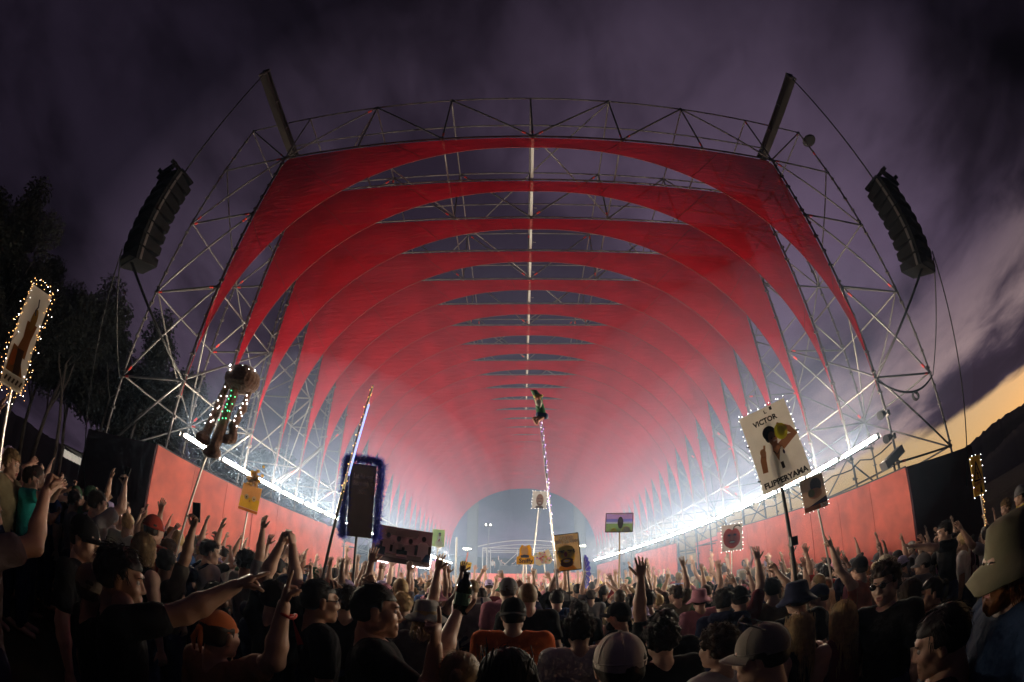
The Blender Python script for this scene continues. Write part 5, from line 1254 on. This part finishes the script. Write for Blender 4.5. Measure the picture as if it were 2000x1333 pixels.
# ------------------------------------------------------------------ the people nearest the camera, one by one
HERO = []; GRIP = {}
def hero(label, x, y, H, fa=0, **k):
    HERO.append((x, y)); k.setdefault('vox', .0125)
    ar = []
    for side, a in zip((1, -1), k.pop('arms', ('down', 'down'))):
        if isinstance(a, tuple) and len(a) >= 3 and a[0] == 'w':              # world target: ('w', (x,y,z), pose, elbow hint, palm)
            T = aim(x, y, H, fa, *a[1]); hint = a[3] if len(a) > 3 else (side * .8, -.1, -.5); pn = a[4] if len(a) > 4 else (0, 1, 0)
            ar.append((tuple(round(float(v), 4) for v in T), hint, a[2], pn))
        else: ar.append(a)
    t = person(x, y, H, fa, label, arms=tuple(ar), group='people near the camera', **k)
    wr = WRIST[(str(tuple(ar)), k.get('build', 'man'))]; M_ = Matrix.Translation((x, y, gz(x, y) if k.get('z') is None else k['z'])) @ Matrix.Rotation(R(-fa), 4, 'Z') @ Matrix.Scale(H / 1.745, 4)
    GRIP[label] = {s: M_ @ Vector(W_ + d_ * .085) for s, (W_, d_) in wr.items()}
    return t
hero('person in pale striped shirt raising a fist at the left edge', -1.95, .70, 1.62, 5, arms=(('w', (-1.82, .98, 1.70), 'fist', (.5, .4, -.8), (0, 1, 0)), 'down'), shirt=(.16, .13, .135), hair='short', hc='dark', sk='mid')
hero('smiling person in dark cap turned right, far left of crowd', -2.13, 1.46, 1.66, 60, hk='laugh', hat='cap', hatc='black', hair='short', hc='dark', shirt='black', hy=14)
hero('person holding a phone up against the dark wall end', -3.96, 2.83, 1.86, 12, arms=(('w', (-3.80, 3.05, 2.02), 'grip', (.7, 0, -.7), (0, -1, 0)), 'down'), shirt=(.30, .30, .32), hair='short', hc='dark', hy=15)
hero('person in faded brown cap seen from behind, lower left', -1.63, 1.20, 1.50, 20, hat='cap', hatc=(.18, .13, .10), hair='short', hc='brown', shirt='black', arms=('head', 'down'), sk='tan')
hero('dark haired person reaching one long arm across to the right', -1.40, 1.16, 1.64, 35, arms=(('w', (-.93, 1.50, 1.70), 'point', (.2, .2, -1), (0, 0, -1)), 'down'), hair='messy', hc='black', shirt='black', sk='tan', hy=18)
hero('person with straight fair hair behind the smiling cap wearer', -2.62, 2.41, 1.67, 10, build='woman', hk='woman', hair='bob', hc='sand', shirt='black', sleeve='tank')
hero('person in red hooded jacket back to the camera by left wall', -3.26, 3.09, 1.84, 0, hair='short', hc='dark', sleeve='long', shirt=(.34, .04, .025), hat='beanie', hatc=(.30, .035, .02))
hero('person lifting a phone high in front of the left wall', -2.60, 2.66, 1.60, 8, arms=(('w', (-2.33, 2.68, 1.98), 'grip', (.6, -.2, -.8), (0, -1, 0)), 'down'), hair='short', hc='black', shirt=(.08, .07, .06), sk='tan')
hero('dark haired person in white collar tee with straps, left centre', -3.23, 4.00, 1.78, 30, hair='messy', hc='black', shirt='white', hy=20, extras='pack')
hero('bearded profile turned right behind the outstretched arm', -1.84, 2.40, 1.52, 75, hair='short', hc='black', beard=True, shirt='black', sk='tan')
hero('person in orange patterned head wrap raising a banded forearm', -1.16, 1.53, 1.50, 15, hat='bandana', hatc=(.44, .13, .04), hair='short', hc='dark', shirt=(.30, .16, .10), arms=(('w', (-.80, 1.44, 1.61), 'point', (.4, -.2, -1), (.3, .2, -1)), 'down'), sk='mid')
hero('person with both hands clasped high above the crowd', -1.42, 2.44, 1.64, 8, arms=(('w', (-1.36, 2.50, 1.91), 'grip', (.9, 0, -.4), (-1, 0, 0)), ('w', (-1.44, 2.52, 1.92), 'grip', (-.9, 0, -.4), (1, 0, 0))), hair='short', hc='dark', shirt='black')
hero('person with dark glasses and one arm bent over the head', -1.05, 2.29, 1.71, 55, arms=('down', 'head'), glasses='on', hair='slick', hc='black', shirt='black', sk='tan')
hero('large man with slicked dark hair looking right and pointing', -.62, 1.95, 1.74, 70, build='broad', hair='slick', hc='black', shirt='black', hy=8, arms=(('w', (-.30, 1.66, 1.52), 'point', (0, .2, -1), (0, -.3, 1)), 'down'), beard=False, sk='mid')
hero('person in grey patterned bucket hat over fair curls', -.62, 3.10, 1.63, 10, build='woman', hk='woman', hair='bob', hc='blond', hat='bucket', hatc=(.26, .25, .24), shirt='grey')
hero('person holding up a dark bottle left of centre', -.20, 1.62, 1.52, 0, build='woman', hk='woman', sleeve='tank', shirt='black', hair='pony', hc='sand', arms=('down', ('w', (-.25, 1.93, 1.66), 'grip', (-.6, 0, -1), (0, -1, 0))))
hero('brown haired person behind the raised bottle', -.66, 5.78, 1.75, 0, hair='short', hc='brown', shirt='grey')
hero('person in orange tee and black backwards cap, centre', -.04, 3.10, 1.68, 0, hat='capb', hatc='black', hair='short', hc='dark', shirt='orange', build='broad')
hero('tall person with cropped fair hair in black tee, centre', .07, 4.02, 1.80, -8, hair='buzz', hc='sand', shirt='black')
hero('bare shouldered person with blue strap right of centre', .46, 5.70, 1.71, 5, hair='short', hc='dark', sleeve='tank', shirt='blue', extras='pack')
hero('dark haired person just right of the bare shoulders', .64, 5.00, 1.62, 0, hair='messy', hc='dark', shirt='black')
hero('person with dense dark curls behind the white cap', .36, 2.80, 1.59, 0, hair='curly', hc='dark', shirt='white')
hero('person in black cap turned left, right of centre', .80, 3.72, 1.64, -60, hat='cap', hatc='black', hair='short', hc='dark', shirt='black', beard=True)
hero('long dark haired person at the bottom centre edge', -.03, 1.34, 1.58, 5, build='woman', hk='woman', hair='long', hc='black', shirt='black', sleeve='tank')
hero('large white cap seen from behind at the bottom centre', .31, 1.42, 1.60, 4, hat='cap', hatc=(.60, .53, .46), hair='short', hc='dark', shirt='black', build='broad')
hero('pale lilac backwards cap behind the large white cap', 1.04, 3.95, 1.62, 0, hat='capb', hatc='lilac', hair='short', hc='brown', shirt='grey', extras='pack')
hero('person raising one tall bare arm right of centre', .98, 3.02, 1.62, -6, arms=('down', ('w', (.80, 2.98, 1.80), 'open', (-.4, .1, -1), (0, 1, .1))), hair='short', hc='dark', shirt='black')
hero('person with black curls between the white and grey caps', .72, 2.30, 1.59, -5, hair='curly', hc='black', shirt='black')
hero('person in grey cap with sunglasses pushed up, turned left', .82, 1.42, 1.60, -55, hat='cap', hatc=(.26, .24, .21), hair='short', hc='dark', glasses='up', shirt='grey', build='broad', hp=-6)
hero('curly brown haired person left of the sunglasses cap', .92, 2.02, 1.56, -30, hair='curly', hc='brown', shirt='white')
hero('person in fluffy pink bucket hat in mid crowd', 2.02, 4.95, 1.72, 0, hat='bucket', hatc='pink', hair='short', hc='brown', shirt='pink')
hero('dark haired person with scarf turned right near pink hat', 1.85, 3.93, 1.73, 40, hair='messy', hc='dark', shirt='navy', sleeve='long')
hero('person in dark backwards cap with a hand raised', 2.08, 4.05, 1.74, 0, hat='capb', hatc='black', hair='short', hc='dark', shirt='maroon', arms=('up', 'down'))
hero('person in tall navy bucket hat back to camera', 1.98, 2.88, 1.74, -4, hat='bucket', hatc='navy', hair='short', hc='brown', shirt='black')
hero('person in navy cap turned left beside the bucket hat', 2.74, 3.59, 1.66, -50, hat='cap', hatc='navy', hair='short', hc='dark', shirt='black', hy=-10)
hero('person with sleek shoulder length blond hair, lower right', 1.58, 2.28, 1.55, -10, build='woman', hk='woman', hair='long', hc='blond', shirt='black', sleeve='tank')
hero('person with straight pale blond hair beside the other blond', 1.84, 2.16, 1.58, 8, build='woman', hk='woman', hair='long', hc='blond', shirt='maroon', sleeve='tank', seed=1)
hero('person in sunglasses with brown curls facing left', 2.02, 1.94, 1.76, -100, hair='curly', hc='brown', glasses='on', shirt='black', sleeve='tee', hy=-10)
hero('laughing person with dark ponytail turned left', 2.60, 2.01, 1.57, -62, build='woman', hk='laugh', hair='pony', hc='black', shirt='black', sk='mid')
hero('person with long brown hair beside the laughing one', 2.50, 2.16, 1.60, -20, build='woman', hk='woman', hair='long', hc='brown', shirt='black', seed=2)
hero('bearded person in wide olive bucket hat at the right edge', 1.33, .66, 1.76, -58, hat='bucket', hatc=(.20, .19, .12), hair='bob', hc='ginger', beard=True, shirt=(.02, .04, .09), build='broad')
hero('short haired person with head bowed at the lower right', 1.17, .85, 1.57, -40, hair='short', hc='black', shirt=(.05, .05, .05), hp=-10, sk='mid')
hero('person in dark cap making a horn sign by the right wall', 3.80, 4.10, 1.86, -10, hat='cap', hatc='black', hair='short', hc='dark', shirt=(.5, .16, .10), sleeve='tank', arms=('down', 'horn'))
hero('person in dark tee raised above the crowd at right', 4.61, 3.27, 1.75, -60, z=-.25, hair='short', hc='dark', shirt='black', arms=('bent', 'fwd'))
hero('person in grey cap stretching an arm left, far right', 4.30, 3.45, 1.72, -50, hat='cap', hatc='grey', hair='short', hc='dark', shirt='grey', arms=('down', 'fwd'))
hero('person with fair curls high at the far right', 7.30, 3.65, 1.75, -60, z=-.53, hair='curly', hc='sand', shirt='maroon')
hero('person in black and white cap at the far right edge', 6.41, 2.89, 1.8, -40, z=-.42, hat='beanie', hatc='grey', hair='short', hc='dark', shirt='yellow')
hero('person with brown hair below the dark right wall end', 4.85, 3.80, 1.60, -15, build='woman', hk='woman', hair='long', hc='brown', shirt='teal', seed=3)
hero('person with teal bandana over the face clapping, far left', -4.56, 2.22, 1.75, 40, hair='short', hc='dark', shirt='teal', arms=('clap', 'clap'))
hero('person at the left edge with fair curls looking right', -4.60, 1.94, 1.80, 60, hair='curly', hc='sand', shirt='khaki')
hero('person with one open hand up before the left wall', -3.35, 3.45, 1.66, 0, arms=('down', ('w', (-3.42, 3.30, 2.0), 'open', (-.5, 0, -1), (0, 1, 0))), hair='short', hc='brown', shirt='grey')
hero('person holding the brown poster pole with a raised hand', .66, 7.90, 1.72, 0, arms=('down', ('w', (.63, 7.86, 1.98), 'grip', (-.6, 0, -.8), (0, 1, 0))), hair='short', hc='black', shirt='black', sk='brown', vox=.015)
hero('person with hand on the edge of the brown poster', 1.22, 7.9, 1.70, 0, arms=('down', ('w', (1.12, 7.84, 1.96), 'grip', (-.2, 0, -1), (0, 1, 0))), hair='short', hc='brown', shirt='grey', vox=.015)
hero('person gripping the pepper sign pole', 4.36, 8.85, 1.62, 0, arms=('down', ('w', (4.43, 8.94, 1.86), 'grip', (-.6, 0, -.8), (0, 1, 0))), hair='short', hc='black', shirt='black', sk='brown', vox=.015)
# performers on the stage
for k, (x, y, sh, ar, what) in enumerate(((-1.95, 49.2, 'grey', ('up', 'bent'), 'with one arm up'), (-2.9, 49.4, 'white', ('down', 'down'), 'in white'), (-.4, 49.3, 'black', ('bent', 'bent'), 'in black at the decks'), (1.2, 49.5, 'pink', ('up', 'up'), 'with both arms up'))):
    person(x, y, 1.75, 180, 'performer on the far stage ' + what, arms=ar, shirt=sh, z=2.81, group='performers on the stage', hair='short', hc='dark', strands=False)

# ------------------------------------------------------------------ small things in hands
def handheld(name, label, loc, rot, cat):
    t = thing(name, label, cat, loc); t.rotation_euler = rot; return t
def phone(loc, rot, label):
    t = handheld('phone', label, loc, rot, 'phone')
    m = MB(); m.box((0, 0, 0), (.072, .009, .15)); m.build('case', black, t); m = MB(); m.box((0, -.0055, 0), (.064, .002, .138)); m.build('screen', mat('phone_screen', (.02, .02, .025), .1), t); m = MB(); m.box((.02, .0055, .055), (.02, .003, .025)); m.build('camera_bump', black, t)
phone(GRIP['person holding a phone up against the dark wall end'][1] + Vector((0, .0, .05)), (0, R(6), R(20)), 'dark phone held up against the dark wall end')
phone(GRIP['person lifting a phone high in front of the left wall'][1] + Vector((0, 0, .05)), (0, R(-8), R(12)), 'dark phone lifted high before the left red wall')
t = handheld('bottle', 'dark glossy bottle held up left of centre', GRIP['person holding up a dark bottle left of centre'][-1] + Vector((0, -.02, .0)), (0, R(8), 0), 'bottle')
bg = mat('dark_glass', (.010, .022, .012), .12); m = MB(); m.tube([(0, 0, -.06), (0, 0, .06), (0, 0, .085), (0, 0, .10), (0, 0, .125)], [.034, .034, .028, .014, .013], 14); m.build('glass', bg, t, True); m = MB(); m.tube([(0, 0, -.02), (0, 0, .035)], .0345, 14, False); m.build('paper_band', mat('green_label', (.05, .16, .10), .6), t); m = MB(); m.tube([(0, 0, .122), (0, 0, .132)], .015, 12); m.build('cap', steel, t)
t = handheld('wristband', 'red cloth wristband on the banded forearm', GRIP['person in orange patterned head wrap raising a banded forearm'][1] - Vector((0, 0, .11)), (R(4), 0, 0), 'wristband'); m = MB(); m.tube([(.037 * math.cos(a), .033 * math.sin(a), .006 * math.sin(3 * a)) for a in [2 * math.pi * q / 16 for q in range(17)]], .006, 6, False); m.build('band', redband, t, True); m = MB(); m.add([(.035, -.02, 0), (.045, -.025, -.01), (.085, -.03, -.09), (.06, -.03, -.10)], [(0, 1, 2, 3)]); m.build('tail', redband, t)

# ------------------------------------------------------------------ the crowd, row by row
AR = [(('down', 'down'), 46, 'arms down'), (('up', 'down'), 10, 'right arm raised'), (('down', 'upw'), 9, 'left arm raised wide'), (('up', 'up'), 8, 'both arms raised'), (('upw', 'upw'), 4, 'both arms spread up'), (('clap', 'clap'), 7, 'clapping'), (('phone', 'down'), 5, 'holding a hand up in front'), (('down', 'fist'), 6, 'left fist up'), (('high', 'down'), 6, 'right arm straight up'), (('horn', 'down'), 3, 'right hand making horns'), (('bent', 'fwd'), 4, 'left arm forward')]
rc = random.Random(21)
def crowd_person(x, y, n, row):
    a, _, ap = rc.choices(AR, [q[1] for q in AR])[0]
    if math.hypot(x, y) < 3.4 and rc.random() < .6: a, ap = ('down', 'down'), 'arms down'
    w = rc.random() < .42; d = math.hypot(x, y)
    hat = None; hair = rc.choice(('long', 'bob', 'pony', 'bun', 'long')) if w else rc.choice(('short', 'messy', 'curly', 'buzz', 'short'))
    hc = rc.choices(('black', 'dark', 'brown', 'sand', 'blond', 'ginger'), (22, 24, 26, 10, 14, 4))[0]
    q = rc.random(); hatc = rc.choice(('black', 'white', 'navy', 'grey', 'khaki', 'pink', 'cream', 'green', 'lilac'))
    if q < .16: hat = 'cap'
    elif q < .24: hat = 'capb'
    elif q < .31: hat = 'bucket'
    sh = rc.choices(('black', 'white', 'navy', 'grey', 'red', 'green', 'blue', 'cream', 'maroon', 'pink', 'khaki', 'yellow'), (30, 14, 9, 12, 3, 5, 5, 6, 5, 3, 4, 2))[0]
    sl = 'tank' if (w and rc.random() < .5) or rc.random() < .12 else 'tee'
    H = rc.gauss(1.64, .06) if w else rc.gauss(1.75, .065); H = min(1.92, max(1.50, H))
    if d < 4: H = min(H, 1.66)
    wear = ('%s %s hat' % (hatc, 'bucket') if hat == 'bucket' else '%s cap' % hatc) if hat else '%s %s hair' % (hc, {'long': 'long', 'bob': 'bobbed', 'pony': 'tied', 'bun': 'bun', 'short': 'short', 'messy': 'tousled', 'curly': 'curly', 'buzz': 'cropped'}[hair])
    lab = 'person with %s in %s top, %s, %s from left in %s crowd row' % (wear, sh, ap, ordi(n), ordi(row))
    if len(lab.split()) > 16: lab = 'person with %s in %s top, %s from left in %s crowd row' % (wear, sh, ordi(n), ordi(row))
    if False: lab = 'person with %s, %s, %s from left in %s crowd row' % (wear, ap, ordi(n), ordi(row))
    person(x, y, H, rc.gauss(-2.2 * x, 16), lab, arms=a, build='woman' if w else 'man', hk='woman' if w else 'man', sleeve=sl, vox=.016, hy=rc.choice((-28, 0, 0, 24)), sk=rc.choices(('pale', 'mid', 'tan', 'brown'), (46, 30, 16, 8))[0], hair=hair, hc=hc, hat=hat, hatc=hatc, shirt=sh, strands=d < 5.0, seed=rc.randrange(2), extras='pack' if rc.random() < .07 else None, group='people standing in the crowd')
count = 0; row = 0; y = .35; TAKEN = []
def blocked(x, y):
    d = math.hypot(x, y); a = math.atan2(x, y)
    if d < 1.8: return True
    for hx, hy_ in HERO:
        if (hx - x) ** 2 + (hy_ - y) ** 2 < .42 ** 2: return True
        hd = math.hypot(hx, hy_)
        if d < hd + .2 and abs(math.atan2(hx, hy_) - a) * d < .34: return True
    return False
while y < 15.5 and count < 285:
    half = (7.2 if y < 6 else 6.7); x0 = -half if y > 6 else -min(8.5, 4.2 + y * .9); x1 = (7.4 if y > 6 else min(8.5, 4.6 + y * .8))
    if y > 6: x0, x1 = -6.5, 7.2
    xs = []; x = x0 + rc.uniform(0, .4)
    while x < x1:
        xs.append(x + rc.uniform(-.12, .12)); x += rc.uniform(.44, .60) if y < 6 else rc.uniform(.52, .70)
    n = 0
    for x in xs:
        yy = y + rc.uniform(-.18, .18)
        if blocked(x, yy) or count >= 285: continue
        crowd_person(x, yy, min(n, 29), row); n += 1; count += 1
    row += 1; y += .55 if y < 5 else .64
YCROWD = y
# farther back nobody can be told apart: one low mass of heads and arms
def far_crowd():
    protos = []
    for arms in (('down', 'down'), ('up', 'down'), ('up', 'up'), ('down', 'upw'), ('clap', 'clap'), ('high', 'down'), ('down', 'fist')):
        G, s, t = body(arms, 'man', 'tee', .038)
        V = np.concatenate([v for v in G.V[:1]]); F = np.array(G.F[:sum(1 for f in G.F if max(f) < len(V))]) ; keepf = (V[F][:, :, 2].min(1) > 1.0); F = F[keepf]
        hv, hf = sdf_mesh([('e', (0, 0, HZ + .01), (.085, .105, .125))], .04, .02)
        hands = np.concatenate(G.V[1:]) if len(G.V) > 1 else np.zeros((0, 3)); hF = [[i - len(V) for i in f] for f in G.F if min(f) >= len(V)]
        big = [];
        protos.append((V, F, hv, hf, hands, hF))
    VV, FF, CC_, n = [], [], [], 0; r2 = np.random.default_rng(4); y = YCROWD + .3
    while y < 45:
        x = -6.4
        while x < 7.1:
            k = r2.choice(7, p=[.58, .10, .06, .09, .05, .08, .04]); V, F, hv, hf, hd, hF = protos[k]
            a = r2.normal(0, .3); c, s = math.cos(a), math.sin(a); sc = r2.normal(.985, .05); px, py = x + r2.uniform(-.15, .15), y + r2.uniform(-.3, .3)
            skc = np.array(list(SK.values())[r2.choice(4, p=[.5, .3, .14, .06])]); shc = np.array(list(CC.values())[r2.integers(0, 15)]); hcc = np.array(list(HC.values())[r2.choice(7, p=[.2, .25, .25, .12, .1, .04, .04])]) if r2.random() > .28 else np.array(list(CC.values())[r2.integers(0, 15)])
            def put(P3, Q, col):
                nonlocal n
                P3 = P3 * sc; P4 = np.stack([P3[:, 0] * c - P3[:, 1] * s + px, P3[:, 0] * s + P3[:, 1] * c + py, P3[:, 2]], 1); VV.append(P4); CC_.append(col); FF.extend((np.array(Q) + n).tolist() if not isinstance(Q, list) else [[i + n for i in f] for f in Q]); n += len(P3)
            col = np.where((V[:, 2:3] < 1.46) & (np.abs(V[:, 0:1]) < .26), shc, skc); put(V, F, col)
            put(hv, hf, np.where((hv[:, 2:3] > HZ + .05) | (hv[:, 1:2] < -.02), hcc, skc))
            if y < 30 and len(hd) and k != 0: put(hd, hF, np.tile(skc, (len(hd), 1)))
            x += r2.uniform(.55, .85)
        y += .85
    me = bpy.data.meshes.new('far_crowd'); me.from_pydata(np.concatenate(VV).tolist(), [], FF); col = np.concatenate(CC_)
    at_ = me.color_attributes.new('Col', 'FLOAT_COLOR', 'POINT'); at_.data.foreach_set('color', np.concatenate([col, np.ones((len(col), 1))], 1).ravel()); me.polygons.foreach_set('use_smooth', [True] * len(FF))
    m = bpy.data.materials.new('crowd_skin_and_cloth'); m.use_nodes = True; b = m.node_tree.nodes['Principled BSDF']; b.inputs['Roughness'].default_value = .7; an = m.node_tree.nodes.new('ShaderNodeVertexColor'); an.layer_name = 'Col'; m.node_tree.links.new(an.outputs[0], b.inputs[0]); me.materials.append(m)
    o = link('far_crowd', me); tag(o, 'distant packed crowd with raised hands down the tunnel', 'crowd', None, 'stuff'); return len(FF)
nfar = far_crowd()
print('crowd', count, 'rows', row, 'far faces', nfar, 'objects', len(bpy.data.objects))
# ------------------------------------------------------------------ smoke haze hanging in and around the tunnel
hz = MB(); hz.box((XC, 23.0, 7.6), (30.0, 54.0, 17.2))
hm = bpy.data.materials.new('smoke_haze'); hm.use_nodes = True
nt = hm.node_tree
for n in list(nt.nodes): nt.nodes.remove(n)
mo = nt.nodes.new('ShaderNodeOutputMaterial'); pv = nt.nodes.new('ShaderNodeVolumePrincipled')
pv.inputs['Color'].default_value = (.46, .65, 1.0, 1); pv.inputs['Density'].default_value = .0016; pv.inputs['Anisotropy'].default_value = .68
nt.links.new(pv.outputs[0], mo.inputs['Volume'])
o = hz.build('haze', hm); tag(o, 'thin smoke haze filling the tunnel and the air over the crowd', 'haze', None, 'stuff')
o.display_type = 'WIRE'

sm = hm.copy(); sm.name = 'stage_smoke'
for n in sm.node_tree.nodes:
    if n.type == 'PRINCIPLED_VOLUME': n.inputs['Density'].default_value = .0085; n.inputs['Anisotropy'].default_value = .3
sb = MB(); sb.box((XC, 26.0, 6.0), (14.3, 34.0, 12.1)); o = sb.build('smoke', sm); tag(o, 'stage smoke hanging inside the tunnel', 'smoke', None, 'stuff'); o.display_type = 'WIRE'

for nm, c, r, dn, fs in (('right hand lights', (5.6, 14.0, 4.2), (6.0, 11.5, 4.8), .0085, (1., .72, .46)), ('left hand lights', (-5.2, 15.0, 4.0), (5.0, 9.5, 4.0), .0100, (1., .6))):
    pm_ = hm.copy(); pm_.name = 'smoke_plume'
    for n in pm_.node_tree.nodes:
        if n.type == 'PRINCIPLED_VOLUME': n.inputs['Density'].default_value = dn; n.inputs['Anisotropy'].default_value = .15
    for q_, f in enumerate(fs):
        q = MB(); q.ball((0, 0, 0), f, 32, 20, None, r)
        o = q.build('smoke_plume', pm_, None, True, (c[0] + .25 * math.sin(2.1 * q_), c[1] + .5 * math.cos(1.7 * q_), c[2] + .15 * math.sin(q_)))
        tag(o, '%s layer of the smoke plume drifting along the %s' % (('outermost', 'second', 'third', 'fourth', 'innermost')[q_], nm), 'smoke', 'smoke plumes along the lights', 'stuff'); o.display_type = 'WIRE'
